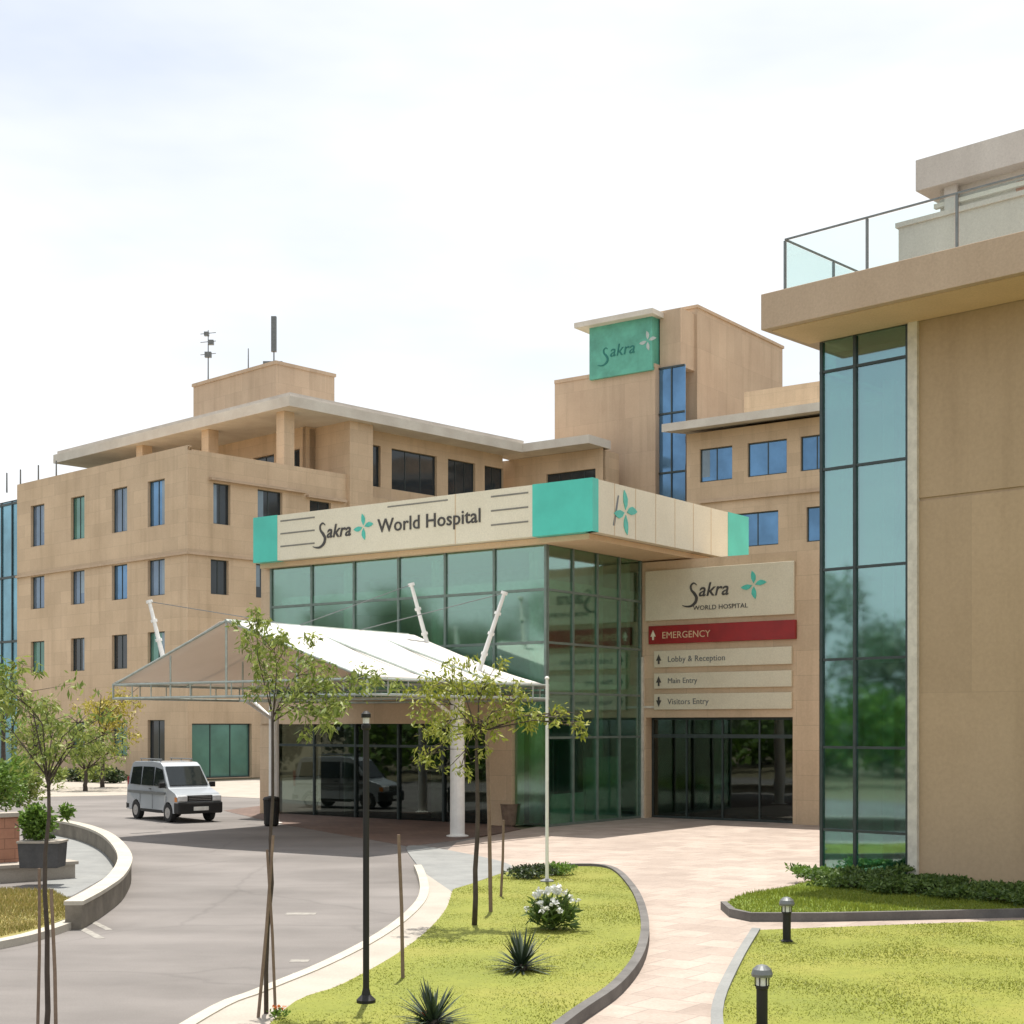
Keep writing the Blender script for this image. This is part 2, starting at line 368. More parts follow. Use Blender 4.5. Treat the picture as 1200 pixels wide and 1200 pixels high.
# far forecourt in front of the ward wing and glass hall
flat('forecourt', [g(-60,936), g(60,934), g(200,931), g(330,937), g(560,953), g(640,958), Vector((1.3,48,0)), Vector((-10,88,0)), Vector((-17,76,0)), Vector((-36,92,0)), Vector((-60,80,0))], .012, M['concrete'])
flat('drive_paving', [g(262,950), g(330,941), g(560,955), g(610,972), g(540,984), g(478,992), g(440,985), g(330,966)], .006, M['paver_brown'])
# plaza and path
plaza = [g(535,988), g(600,975), Vector((1.0,43.5,0)), Vector((3,48,0)), Vector((14,42,0)), Vector((14,26,0)), g(1200,1034),
         g(1260,1078), g(1300,1110), Vector((9,19,0)), Vector((3.5,8,0)), Vector((-.5,8,0)), g(600,1200), g(640,1110), g(560,1040), g(528,1045), g(497,1020)]
flat('paving', plaza, .016, M['paver'])
flat('dropped_kerb', smooth_poly([g(478,992), g(540,1000), g(600,1016), g(560,1034), g(533,1048), g(520,1062), g(500,1050), g(492,1020)]), .022, M['greyslab'])
out_l = [Vector((-3.4,6,0)), Vector((-3.6,9.0,0)), g(235,1204), g(305,1172), g(380,1140), g(440,1108), g(480,1078), g(497,1053), g(492,1025), g(478,1003)]
in_l = [Vector((-1.9,6,0)), Vector((-2.3,9.4,0)), g(330,1198), g(400,1165), g(460,1131), g(500,1100), g(522,1074), g(530,1052)]
ol = smooth_poly(out_l, False); il = smooth_poly(in_l, False)
flat('footpath', ol[:41]+list(reversed(il)), .10, M['concrete'])
k = ribbon(ol[:42], .16, -.02, .115).build('kerb', M['kerb']); struct(k)
island = smooth_poly(in_l[1:], False)+smooth_poly([g(532,1049), g(560,1040), g(600,1027), g(660,1022), g(712,1024), g(738,1048), g(752,1085), g(748,1125), g(722,1163), g(668,1202), g(600,1262), Vector((-.2,11,0)), Vector((-1.0,9.2,0))], False)
flat('island_lawn', island, .11, M['grass'])
k = ribbon(smooth_poly([g(600,1026), g(660,1021), g(713,1023), g(741,1048), g(755,1085), g(751,1125), g(724,1165), g(670,1205), g(600,1266), Vector((-.1,10.8,0))], False), .12, -.02, .15).build('kerb', M['kerb_dark']); struct(k)
rl = [g(888,1098), g(864,1140), g(842,1200), Vector((1.9,12,0)), Vector((1.8,8,0)), Vector((16,6,0)), Vector((17,14,0)), Vector((11,20,0)), g(1200,1086), g(1040,1092)]
flat('right_lawn', rl, .10, M['grass'])
k = ribbon(smooth_poly([g(886,1098), g(862,1140), g(840,1200), Vector((1.86,12,0)), Vector((1.76,8,0))], False), .12, -.02, .13).build('kerb', M['greyslab']); struct(k)
bed = smooth_poly([g(850,1066), g(870,1056), g(920,1046), g(962,1036)], False, 4)+[Vector((6.2,28.2,0)), Vector((16,18.6,0)), Vector((17,17.0,0)), g(1200,1074), g(1060,1077), g(960,1079), g(880,1079), g(856,1074)]
flat('planting_bed', bed, .10, M['grass_green'])
k = ribbon([g(848,1067), g(858,1076), g(880,1081), g(960,1081), g(1060,1079), g(1200,1076), Vector((11,18.8,0))], .10, -.02, .15).build('kerb', M['kerb_dark']); struct(k)
flat('verge', [g(-120,1050,0), g(60,1050), g(92,1064), g(86,1080), g(40,1098), g(-20,1112), g(-150,1140)], .09, M['grass_dry'])
k = ribbon(smooth_poly([g(-150,1143), g(-20,1115), g(42,1101), g(92,1082), g(100,1068)], False), .2, -.02, .11).build('kerb', M['kerb']); struct(k)
# worn road markings near the verge and in the carriageway
mk = MB()
for a, b, w in (((92,1086),(118,1100),.12), ((104,1078),(128,1090),.1), ((335,1071),(370,1071),.25), ((340,1126),(362,1126),.2), ((342,1142),(362,1142),.2)):
    ribbon([g(*a), g(*b)], w, .001, .004, mk)
struct(mk.build('road_marking', M['marking']))
# recessed ramp area inside the curved wall
flat('sunken_ramp', [g(40,990), g(60,970), g(130,985), g(138,1000), g(130,1025), g(85,1050), g(60,1055)], .008, M['greyslab'])

def in_poly(x, y, poly):
    c = False; n = len(poly)
    for i in range(n):
        a = poly[i]; b = poly[i-1]
        if (a.y > y) != (b.y > y) and x < (b.x-a.x)*(y-a.y)/(b.y-a.y)+a.x: c = not c
    return c
def grass(name, poly, n, h, z, mat, label, seed=1):
    r = random.Random(seed); x0 = min(p.x for p in poly); x1 = max(p.x for p in poly); y0 = min(p.y for p in poly); y1 = max(p.y for p in poly)
    V = []; F = []; i = 0; tries = 0
    while i < n and tries < n*6:
        tries += 1; x = r.uniform(x0, x1); y = r.uniform(y0, y1)
        if y < 12.5 or abs(x) > y*.38 or not in_poly(x, y, poly): continue
        hh = h*r.uniform(.5, 1.15)*(.8+.5*noise.noise(Vector((x*.9, y*.9, 0)))); a = r.uniform(0, 6.28); w = .008+.006*r.random()
        dx, dy = math.cos(a)*w, math.sin(a)*w; lx, ly = r.gauss(0, .022), r.gauss(0, .022)
        b = len(V); V += [(x-dx, y-dy, z), (x+dx, y+dy, z), (x+lx, y+ly, z+hh)]; F.append((b, b+1, b+2)); i += 1
    me = bpy.data.meshes.new(name); me.from_pydata(V, [], F); me.materials.append(mat)
    o = bpy.data.objects.new(name, me); COL.objects.link(o); tag(o, label, 'grass', kind='stuff'); return o
grass('lawn_grass', island, 55000, .028, .10, M['blade'], 'short yellow green grass on the kerbed island', 1)
grass('lawn_grass', rl, 55000, .030, .09, M['blade'], 'short sunlit grass on the lawn at the right', 2)
grass('verge_grass', [g(-40,1045), g(60,1050), g(90,1064), g(84,1080), g(40,1096), g(-20,1110)], 9000, .09, .08, M['blade_dry'], 'dry grass on the strip beside the road', 3)

# ------------------------------------------------------------------ building helpers
def wall(m, O, U, Nn, u0, u1, z0, z1, ops=(), depth=.28):
    us = sorted({u0, u1, *[x for o in ops for x in o[:2]]}); zs = sorted({z0, z1, *[x for o in ops for x in o[2:4]]})
    us = [u for u in us if u0 <= u <= u1]; zs = [z for z in zs if z0 <= z <= z1]
    fl = U.cross(UP).dot(Nn) < 0
    def q(*p): m.quad(*(reversed(p) if fl else p))
    P = lambda u, z, d=0: O+U*u+UP*z-Nn*d
    for i in range(len(us)-1):
        for j in range(len(zs)-1):
            uc = (us[i]+us[i+1])/2; zc = (zs[j]+zs[j+1])/2
            if any(a < uc < b and c < zc < d for a, b, c, d in [o[:4] for o in ops]): continue
            q(P(us[i], zs[j]), P(us[i+1], zs[j]), P(us[i+1], zs[j+1]), P(us[i], zs[j+1]))
    for o in ops:
        a, b, c, d = o[:4]
        q(P(a,c), P(a,c,depth), P(b,c,depth), P(b,c)); q(P(a,d,depth), P(a,d), P(b,d), P(b,d,depth))
        q(P(a,c,depth), P(a,c), P(a,d), P(a,d,depth)); q(P(b,c), P(b,c,depth), P(b,d,depth), P(b,d))
def window(parent, O, U, Nn, o, inset=.16, nv=1, nh=0, mat='pane', fw=.06, frame='frame', sill=False, name='window', blind=0):
    a, b, c, d = o[:4]; V = -Nn; m = MB(); e = .002
    for z0, z1 in ((c+e, c+fw), (d-fw, d-e)): m.box(O, U, V, a+e, b-e, inset-.03, inset+.05, z0, z1)
    for u0, u1 in ((a+e, a+fw), (b-fw, b-e)): m.box(O, U, V, u0, u1, inset-.028, inset+.048, c+fw, d-fw)
    for i in range(1, nv+1):
        u = a+(b-a)*i/(nv+1); m.box(O, U, V, u-fw*.4, u+fw*.4, inset-.025, inset+.045, c+fw, d-fw)
    for i in range(1, nh+1):
        z = c+(d-c)*i/(nh+1); m.box(O, U, V, a+fw, b-fw, inset-.022, inset+.042, z-fw*.4, z+fw*.4)
    f = m.build(name, M[frame], parent)
    m = MB(); m.box(O, U, V, a+.02, b-.02, inset+.005, inset+.02, c+.02, d-.02); m.build('pane', M[mat], f)
    if blind:
        w = (b-a)*blind; m = MB(); m.box(O, U, V, a+fw, a+fw+w-.02, inset+.001, inset+.004, c+fw+(d-c)*rnd.choice([0, 0, .12, .3]), d-fw); m.build('blind', M['blind'], f)
    if sill:
        m = MB(); m.box(O, U, V, a-.08, b+.08, -.07, .1, c-.07, c-.002); m.build('sill', M['eave'], f)
    return f
def label_text(body, size, ext, O, U, Nn, mat, parent, name='lettering', shear=0, align='LEFT', bold=0, font_scale=1.0):
    c = bpy.data.curves.new('t', 'FONT'); c.body = body; c.size = size; c.extrude = ext; c.shear = shear; c.align_x = align; c.offset = bold
    c.space_character = 1.02; c.resolution_u = 3
    tmp = bpy.data.objects.new('t', c); COL.objects.link(tmp); dg = bpy.context.evaluated_depsgraph_get(); dg.update()
    me = bpy.data.meshes.new_from_object(tmp.evaluated_get(dg)); bpy.data.objects.remove(tmp)
    mt = Matrix(((U.x*font_scale, 0, Nn.x), (U.y*font_scale, 0, Nn.y), (0, 1, 0)))
    off = wl(parent); O = Vector(O)
    for v in me.vertices: v.co = mt @ v.co+O-off
    me.name = name; me.materials.clear(); me.materials.append(M[mat])
    o = bpy.data.objects.new(name, me); COL.objects.link(o); o.parent = parent; return o
def flower_logo(O, U, Nn, r, parent, mat='teal_logo', th=.02):
    "four tapering leaves round a centre"
    m = MB(); V = UP
    for k in range(4):
        a = R(8+90*k); ax = U*math.cos(a)+V*math.sin(a); ay = -U*math.sin(a)+V*math.cos(a)
        prof = [(.12,0), (.35,.20), (.62,.26), (.85,.17), (1.05,0), (.80,-.10), (.5,-.13)]
        if k % 2: prof = [(x, -y) for x, y in prof]
        P = [O+ax*(x*r)+ay*(y*r) for x, y in prof]; n = len(P)
        m.add(P+[p+Nn*th for p in P], [tuple(range(n)), tuple(range(n, 2*n))]+[(i, (i+1) % n, n+(i+1) % n, n+i) for i in range(n)])
    return m.build('logo', M[mat], parent)
def swash(O, U, Nn, s, parent, mat='dark_letter', th=.02):
    "brush-like S with a long foot"
    pts = [(.62,1.0), (.45,1.12), (.28,1.0), (.30,.78), (.48,.58), (.60,.36), (.52,.12), (.28,-.04), (.0,-.05), (-.22,.02)]
    ws = [.02,.06,.08,.09,.12,.13,.12,.09,.06,.02]
    P3 = smooth_poly([Vector((x, y, 0)) for x, y in pts], False, 4); m = MB(); n = len(P3); vs = []
    for i, p in enumerate(P3):
        d = (P3[min(i+1, n-1)]-P3[max(i-1, 0)]).normalized(); q = Vector((-d.y, d.x, 0)); t = i/(n-1)*(len(ws)-1); j = min(int(t), len(ws)-2); w = ws[j]+(ws[j+1]-ws[j])*(t-j)
        for sgn in (1, -1):
            a = (p+q*w*sgn*.6)*s; vs += [O+U*a.x+UP*a.y, O+U*a.x+UP*a.y+Nn*th]
    F = []
    for i in range(n-1):
        b = 4*i; F += [(b+1, b+3, b+7, b+5), (b, b+1, b+5, b+4), (b+2, b+3, b+7, b+6)]
    m.add(vs, F); return m.build('letter_s', M[mat], parent)

# ------------------------------------------------------------------ WARD WING (left)
WO = at(220, 80, 0)
wing = thing('hospital_building', 'long beige stone ward block at left with flat pale roof over its top terrace', 'building', WO)
rowz = [(14.3,16.9), (10.35,12.4), (6.3,8.3), (1.2,3.2)]
opsL = []; wL = []
for px, half in ((44,8), (91,8), (140,9), (183,10)):
    for i, (z0, z1) in enumerate(rowz):
        u1 = tpx(WO, LB, px-half); u0 = tpx(WO, LB, px+half)
        if i == 3 and px == 183: z0, z1 = .1, 3.3
        opsL.append((u0, u1, z0, z1)); wL.append(i)
opsR = []
for a, b, z0, z1 in ((250,270,14.3,16.6), (302,331,14.3,16.6), (247,268,10.35,12.3), (300,322,10.35,12.3), (363,388,14.3,16.4), (250,270,6.3,8.3), (300,322,6.3,8.3), (225,295,.05,3.1)):
    opsR.append((tpx(WO, RB, a), tpx(WO, RB, b), z0, z1))
m = MB()
uL = tpx(WO, LB, 20)
wall(m, WO, LB, -RB, 0, uL, 0, 18.4, opsL); vR = tpx(WO, RB, 410)
wall(m, WO, RB, -LB, 0, vR, 0, 18.2, opsR)
m.box(WO, LB, RB, .3, uL, .3, 30, 0, 17.2)              # inner body and terrace floor
m.box(WO, LB, RB, 0.001, uL, .002, .25, 18.4, 18.46)     # copings
m.box(WO, LB, RB, .001, .25, .26, vR, 18.2, 18.26)
m.box(WO, LB, RB, uL-.25, uL-.001, .3, 30, 0, 18.3)
m.box(WO, LB, RB, .25, .3, .3, vR, 17.2, 18.2); m.box(WO, LB, RB, .3, uL, .25, .3, 17.2, 18.4)
# middle wing wall, terrace walls
v0 = tpx(WO-LB*.3, RB, 410); v1 = tpx(WO-LB*.3, RB, 437)
m.box(WO, LB, RB, -.3, 3.0, v0, v1, 0, 21.5)            # pillar wall
MO = WO+LB*.9
opsM = []
for a, b, zt, zb in ((428,446,523,560), (459,512,531,574), (525,557,546,576), (568,590,552,576)):
    ua, ub = tpx(MO, RB, a), tpx(MO, RB, b); opsM.append((max(ua, v1+.1), ub, 18.0, 20.6))
wall(m, MO, RB, -LB, v1, 26, 0, 21.5, opsM); m.box(MO, LB, RB, .3, 14, v1, 26, 0, 21.3)
TO = WO+RB*10.6                                         # terrace back wall, facing the camera left
opsT = [(3.6, 5.0, 17.3, 20.2), (6.2, 8.4, 17.9, 20.2), (9.5, 12.5, 17.9, 20.2), (14, 17, 17.9, 20.2)]
wall(m, TO, LB, -RB, 3.0, 26, 17.2, 21.5, opsT); m.box(TO, LB, RB, 3.0, 26, .3, 14, 17.2, 21.4)
m.box(WO, LB, RB, 3.0, 3.3, 10.6, v0, 17.2, 21.5)
wm = m.build('wall', M['stone'], wing)
m = MB()
for u in (.35, 8.0, 15.5): m.box(WO, LB, RB, u, u+.75, 6.9, 7.65, 17.2, 21.5)
m.split('column', M['stone'], wing)
pal = ['pane', 'pane_mid', 'pane_green', 'pane_mid', 'pane_blue', 'pane']
for o, i in zip(opsL, wL): window(wing, WO, LB, -RB, o, .2, 1, 0, rnd.choice(['pane_mid','pane_green','pane_mid','pane_blue']) if i < 2 else rnd.choice(['pane','pane','pane_green']), .06, 'frame', blind=rnd.choice([0, .3, .45, .45]))
for o in opsR[:-1]: window(wing, WO, RB, -LB, o, .24, 1, 0, 'pane', .06, blind=rnd.choice([0, 0, .3]))
window(wing, WO, RB, -LB, opsR[-1], .24, 2, 0, 'pane_green', .07, name='entrance_glazing')
for o in opsM: window(wing, MO, RB, -LB, o, .22, 1 if o[1]-o[0] < 2.5 else 2, 0, 'pane', .07)
for o in opsT: window(wing, TO, LB, -RB, o, .22, 1, 0, 'pane', .07)
m = MB()                                                # shading ledges over the windows
for z in (12.45,): m.box(WO, LB, RB, -.12, uL, -.14, -.003, z, z+.14); m.box(WO, RB, LB, -.002, vR, -.14, -.003, z, z+.14)
m.box(WO, RB, LB, opsR[0][0]-.3, opsR[1][1]+1.6, -.30, -.003, 16.7, 16.85)
m.box(WO, RB, LB, opsR[4][0]-.3, opsR[4][1]+1.0, -.30, -.003, 16.5, 16.65)
m.split('ledge', M['stone2'], wing)
m = MB(); m.box(WO, LB, RB, -.9, 26, 6.3, 26.6, 21.5, 22.1)
rf = m.build('roof', M['eave'], wing)
m = MB(); m.box(WO, LB, RB, -.7, 25.8, 6.5, 26.4, 22.1, 22.35); m.build('roof_upstand', M['rooftop_grey'], rf)
PO = WO+LB*3.5+RB*8.7
m = MB(); m.box(PO, LB, RB, 0, 8.8, 0, 4.6, 22.1, 25.1); m.box(PO, LB, RB, -.08, 8.88, -.08, 4.68, 25.1, 25.3)
m.build('penthouse', M['stone2'], wing)
# blue glass bay beyond the stone at the frame's left edge
bay = thing('glass_bay', 'blue green glazed end bay just inside the left edge of the photo', 'building', WO+LB*(uL+3))
m = MB(); m.box(WO, LB, RB, uL+.02, uL+9, .5, .56, 0, 17.6); m.build('glazing', M['pane_sky'], bay)
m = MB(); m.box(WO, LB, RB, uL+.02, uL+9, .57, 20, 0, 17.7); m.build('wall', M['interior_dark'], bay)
m = MB()
for i in range(7): m.box(WO, LB, RB, uL+.1+i*1.4, uL+.18+i*1.4, .42, .499, 0, 17.6)
for z in (4.2, 8.4, 12.6, 17.4): m.box(WO, LB, RB, uL+.02, uL+9, .43, .497, z, z+.15)
m.build('mullions', M['frame'], bay)
# antennas on the roof
def antenna(x, d, zb, zt, kind, label):
    p = at(x, d, zb); t_ = thing('antenna', label, 'antenna', p, 'antennas on the penthouse roof')
    m = MB(); m.tube(p, p+UP*(zt-zb), .05, .03, 6); m.build('mast', M['grey_metal'], t_)
    if kind == 'dish':
        m = MB()
        m = None
        for dz, dx, s in ((.55,.0,.42), (1.35,.18,.36), (1.9,-.1,.3)):
            m = MB(); c = p+UP*((zt-zb)*.35+dz); m.box(c, (1,0,0), (0,1,0), dx-s/2, dx+s/2, -.15, .12, -s/2.4, s/2.4); m.tube(c+Vector((-.5,0,0)), c+Vector((.5,0,.1)), .025, .025, 5); m.build('receiver', M['grey_metal'], t_)

    if kind == 'panel':
        m = MB(); m.box(p, (1,0,0), (0,1,0), -.16, .16, -.12, .12, 1.0, (zt-zb)); m.build('panel', M['grey_metal'], t_)
        m = MB(); m.box(p, (1,0,0), (0,1,0), -.6, .6, -.5, .5, 0, .3); m.build('base', M['grey_metal'], t_)
antenna(244, 94, 25.3, 28.6, 'dish', 'grey antenna mast with three receivers, leftmost on the roof box')
antenna(291, 92, 25.3, 26.9, 'rod', 'short thin bare rod antenna between the two taller masts')
antenna(321, 90.5, 25.3, 28.5, 'panel', 'tall slim panel antenna on a square foot above the roof box corner')
for i, x in enumerate((8, 24, 45, 66)):
    p = WO+LB*(tpx(WO+RB*.6, LB, x))+RB*.6; p.z = 18.3
    m = MB(); m.tube(p, p+UP*1.3, .06, .05, 6); o = recenter(m.build('roof_post', M['grey_metal']))
    tag(o, ['first thin grey parapet post, nearest the left edge of the photo','second thin grey parapet post from the left edge','third thin grey parapet post from the left edge','fourth thin grey parapet post, nearest the roof slab'][i], 'post', 'posts along the left parapet')

# ------------------------------------------------------------------ LINK BLOCK behind the fascia
LO = at(600, 98.9, 0)+LA*0; LO.z = 0
link = thing('link_block', 'set back beige link between the ward block and the tower, under a pale roof slab', 'building', LO)
DA = -LA
m = MB(); E = LO+RA*1.8
opk = [(1.6, 5.6, 18.4, 20.2)]
wall(m, E, DA, -RA, -4, 6.2, 0, 21.5, opk); m.box(E, DA, RA, -4, 6.2, .3, 2.0, 0, 21.4); m.build('wall', M['stone'], link)
window(link, E, DA, -RA, opk[0], .2, 3, 0, 'pane', .07)
m = MB(); m.box(LO, DA, RA, -1.6, 6.3, -.1, 2.6, 21.52, 22.08); m.build('roof', M['eave'], link)

# ------------------------------------------------------------------ TOWER
T0 = at(768, 98, 0)
tower = thing('tower', 'tall beige stair tower at the centre right, with a turquoise sign box on top', 'tower', T0)
uT = tpx(T0, LA, 650); u693 = tpx(T0, LA, 693); u680 = tpx(T0, LA, 681)
m = MB(); m.box(T0, LA, RA, 0, uT, 0, 8, 0, 27.2); m.box(T0, LA, RA, -.0, uT+.0, -.06, 8, 27.2, 27.45)
tk = at(817, 99, 0); ru = tpx(tk, RA, 917); lu = tpx(tk, LA, 795)
m.box(tk, LA, RA, 0, lu+.3, 0, ru, 0, 31.5); m.box(tk, LA, RA, -.1, lu+.35, -.1, ru+.1, 31.5, 31.7)
m.box(T0, DA, RA, 0, 1.6, .6, 6, 27.2, 31.1)
m.build('wall', M['stone2'], tower)
m = MB(); m.box(T0, DA, RA, .02, 2.0, .5, .59, 4, 27.2); m.build('glazed_strip', M['pane_blue'], tower)
m = MB()
for z in (8, 12, 16, 20, 24, 27.1): m.box(T0, DA, RA, .02, 2.0, .4, .499, z, z+.12)
m.box(T0, DA, RA, .95, 1.03, .42, .497, 4, 27.1)
m.build('mullions', M['frame'], tower)
m = MB(); m.box(T0, LA, RA, .1, u693, -.25, 5, 27.0, 30.6); sb = m.build('sign_box', M['teal_sign'], tower)
m = MB(); m.box(T0, LA, RA, -.3, u680, -.9, 5.5, 30.6, 30.95); m.build('cap', M['eave'], tower)
ps = T0+LA*(u693-.9)-RA*.25+UP*27.9
swash(ps, DA, -RA, 1.0, sb, 'teal_dark', .03); label_text('akra', 1.15, .015, ps+DA*.75+UP*.45-RA*.015, DA, -RA, 'teal_dark', sb, shear=.2)
flower_logo(ps+DA*3.8+UP*1.1, DA, -RA, .65, sb, 'pane_green' if 0 else 'frame_pale')

# ------------------------------------------------------------------ REAR RIGHT WING
Q0 = at(790, 92-1.0, 0)+RA*1.6
rear = thing('rear_wing', 'beige wing with blue windows and a pale sloping eave, behind the entrance sign', 'building', Q0)
opq = []
for a, b, ya, yb in ((820,858,526,566), (876,922,518,559), (938,975,512,553), (862,912,600,640), (945,985,594,634)):
    ua, ub = tpx(Q0, DA, a), tpx(Q0, DA, b); zc = 19.4 if ya < 570 else 15.1
    opq.append((ua, ub, zc-1.05, zc+1.05))
m = MB(); wall(m, Q0, DA, -RA, 0, 22, 0, 21.5, opq, .3); m.box(Q0, DA, RA, 0, 22, .31, 12, 0, 21.4)
m.box(Q0+RA*2.6, DA, RA, tpx(Q0+RA*2.6, DA, 872), 22, 0, 8, 21.5, 24.3)
m.build('wall', M['stone'], rear)
for o in opq: window(rear, Q0, DA, -RA, o, .18, 1, 0, 'pane_blue', .08, blind=rnd.choice([0, .25]))
m = MB(); m.box(Q0, DA, RA, 1.0, 22, -.18, -.002, 17.0, 17.18); m.build('ledge', M['stone2'], rear)
m = MB(); E0 = Q0-RA*1.6-DA*.9
# slightly pitched eave slab
m.add([E0+UP*21.5, E0+DA*24+UP*21.5, E0+DA*24+RA*9+UP*22.6, E0+RA*9+UP*22.6, E0+UP*22.0, E0+DA*24+UP*22.0, E0+DA*24+RA*9+UP*23.1, E0+RA*9+UP*23.1],
      [(3,2,1,0),(4,5,6,7),(0,1,5,4),(1,2,6,5),(2,3,7,6),(3,0,4,7)])
m.build('roof', M['eave'], rear)
# backdrop building seen between the tower and right building is the rear wing's return
# ------------------------------------------------------------------ GLASS ENTRANCE HALL
C0 = at(640, 42.5, 0)
hall = thing('entrance_hall', 'green glass entrance hall under a cream fascia with turquoise corners', 'building', C0)
LW, RW = 11.3, 5.4; ZT = 8.45
m = MB(); m.box(C0, LA, RA, .02, LW, .0, .025, 3.9, ZT); m.box(C0, RA, LA, .0, RW, .0, .025, .05, ZT)
m.build('glass_wall', M['glass_green'], hall)
m = MB()
for i in range(7):
    u = LW*i/6; m.box(C0, LA, RA, max(u-.04, -.05), u+.04, -.05, -.001, 3.9, ZT)
for z in (3.92, 5.4, 6.95, 8.3): m.box(C0, LA, RA, -.0, LW, -.045, -.002, z, z+.08)
for v in (0.0, 1.35, 2.7, 4.0, 5.3): m.box(C0, RA, LA, v-.0, v+.08, -.05, -.001, .05, ZT)
for z in (.02, 2.6, 3.92, 5.4, 6.95, 8.3): m.box(C0, RA, LA, 0, RW, -.044, -.002, z, z+.07)
m.build('mullions', M['frame_hall'], hall)
m = MB()                                                # masonry: lintel band, corner pillar, back walls
m.box(C0, LA, RA, 1.12, LW+.4, -.12, .3, 3.05, 3.9); m.box(C0, LA, RA, 1.15, 2.05, -.14, .5, 0, 3.05)
m.box(C0, LA, RA, LW, LW+.5, -.06, .5, 0, 3.05); m.box(C0, LA, RA, LW+.02, LW+.5, 0, 9, 3.9, ZT)
m.build('wall', M['stone'], hall)
m = MB(); m.box(C0, LA, RA, .1, LW, 8.0, 8.3, 0, ZT); m.box(C0, LA, RA, .3, LW, 5.0, 5.2, 4.3, ZT)
m.box(C0, LA, RA, 3.2, 3.5, 1.5, 5, 0, 3.9); m.build('inner_wall', M['interior'], hall)
m = MB(); m.box(C0, LA, RA, .35, LW, .7, 8, 4.0, 4.3); m.box(C0, LA, RA, .35, LW, .5, 8, 7.0, 7.35); m.split('floor_slab', M['interior_pale'], hall)
m = MB()
for u, v in ((1.2,1.2), (5.2,1.4), (9.0,1.4), (1.2,4.6)): m.tube(C0+LA*u+RA*v, C0+LA*u+RA*v+UP*8.4, .22, .22, 12)
m.split('inner_column', M['interior_pale'], hall, 24)
m = MB(); m.box(C0, LA, RA, .02, 1.12, .005, .03, .05, 3.9); m.build('corner_glazing', M['glass_green'], hall)
m = MB(); m.box(C0, LA, RA, 2.05, LW, .16, .19, .02, 3.04); sh = m.build('shopfront', M['glass_dark'], hall)
m = MB()
for i in range(6):
    u = 2.08+(LW-2.16)*i/5; m.box(C0, LA, RA, u, u+.07, .08, .159, .02, 3.04)
m.box(C0, LA, RA, 2.05, LW, .09, .157, 2.3, 2.38); m.build('frame', M['frame'], sh)
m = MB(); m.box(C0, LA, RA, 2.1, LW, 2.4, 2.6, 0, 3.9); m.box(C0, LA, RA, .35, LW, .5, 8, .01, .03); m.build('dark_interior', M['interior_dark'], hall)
m = MB(); m.box(C0, RA, LA, 1.0, 2.35, .25, .4, .03, 2.55); dr = m.build('doorway', M['interior_dark'], hall)
m = MB(); m.box(C0, RA, LA, 2.9, 5.0, .5, .62, .03, 2.0); m.box(C0, RA, LA, .5, 2.2, .12, .2, .03, .95); m.split('low_partition', M['interior_pale'], hall)
# fascia
F0 = C0-LA*2.0-RA*.6; FL = tpx(F0, LA, 297); FR = tpx(F0, RA, 877); Z0, Z1 = 8.47, 9.97
m = MB(); m.box(F0, LA, RA, .3, FL-.01, .3, FR-.01, 8.30, 8.46)
m.build('soffit', M['soffit'], hall)
m = MB(); m.box(F0, LA, RA, .3, FL-.02, .3, FR-.02, 8.47, 9.4); m.build('roof', M['rooftop_grey'], hall)
tl_ = tpx(F0, LA, 624); tl2 = tpx(F0, LA, 325); tr2 = tpx(F0, RA, 853)
m = MB(); m.box(F0, LA, RA, tl_, tl2, 0, .3, Z0, Z1); m.box(F0, RA, LA, .02, tr2, .0, .299, Z0, Z1)
fa = m.build('fascia', M['cream'], hall)
m = MB(); m.box(F0, LA, RA, -.01, tl_-.002, -.012, .3, Z0, Z1+.01); m.box(F0, LA, RA, tl2+.002, FL, -.012, .3, Z0-.01, Z1+.01)
m.box(F0, RA, LA, tr2+.002, FR, -.012, .3, Z0-.01, Z1+.01)
m.box(F0, LA, RA, FL-.3, FL, .301, 4, Z0-.01, Z1+.01)
m.split('corner_panel', M['teal'], hall)
m = MB()                                                # panel joints and stripe lines
for zz in (8.90, 9.32, 9.74): 
    m.box(F0, LA, RA, tl_+.15, tl_+1.5, -.012, -.001, zz, zz+.045); m.box(F0, LA, RA, tl2-1.7, tl2-.15, -.012, -.001, zz, zz+.045)
m.box(F0, LA, RA, 5.2, 7.6, -.012, -.001, 9.80, 9.84)
m.split('stripe', M['stripe'], fa)
m = MB()
for i in range(1, 7): m.box(F0, RA, LA, tr2*i/7, tr2*i/7+.02, -.006, -.001, Z0, Z1)
m.box(F0, LA, RA, 4.9, 4.925, -.006, -.001, Z0, Z1); m.split('panel_joint', M['soffit'], fa)
sp = F0+LA*tpx(F0, LA, 368)-RA*.001
swash(sp+UP*8.80+DA*.1, DA, -RA, .66, fa); label_text('akra', .60, .012, sp+DA*.55+UP*9.05-RA*.012, DA, -RA, 'dark_letter', fa, shear=.25, bold=.006)
flower_logo(sp+DA*2.15+UP*9.28, DA, -RA, .40, fa)
label_text('World Hospital', .60, .012, sp+DA*2.75+UP*9.05-RA*.012, DA, -RA, 'dark_letter', fa, bold=.004, font_scale=1.05)
flower_logo(F0+RA*tpx(F0, RA, 733)+UP*9.2, RA, -LA, .62, fa, 'teal_logo', .02)
m = MB(); pp = F0+RA*tpx(F0, RA, 718)
m.add([pp+UP*8.75-LA*.004, pp+RA*.12+UP*8.75-LA*.004, pp+RA*.35+UP*9.65-LA*.004, pp+RA*.27+UP*9.65-LA*.004], [(0,1,2,3)]); m.build('logo_stem', M['grey_metal'], fa)

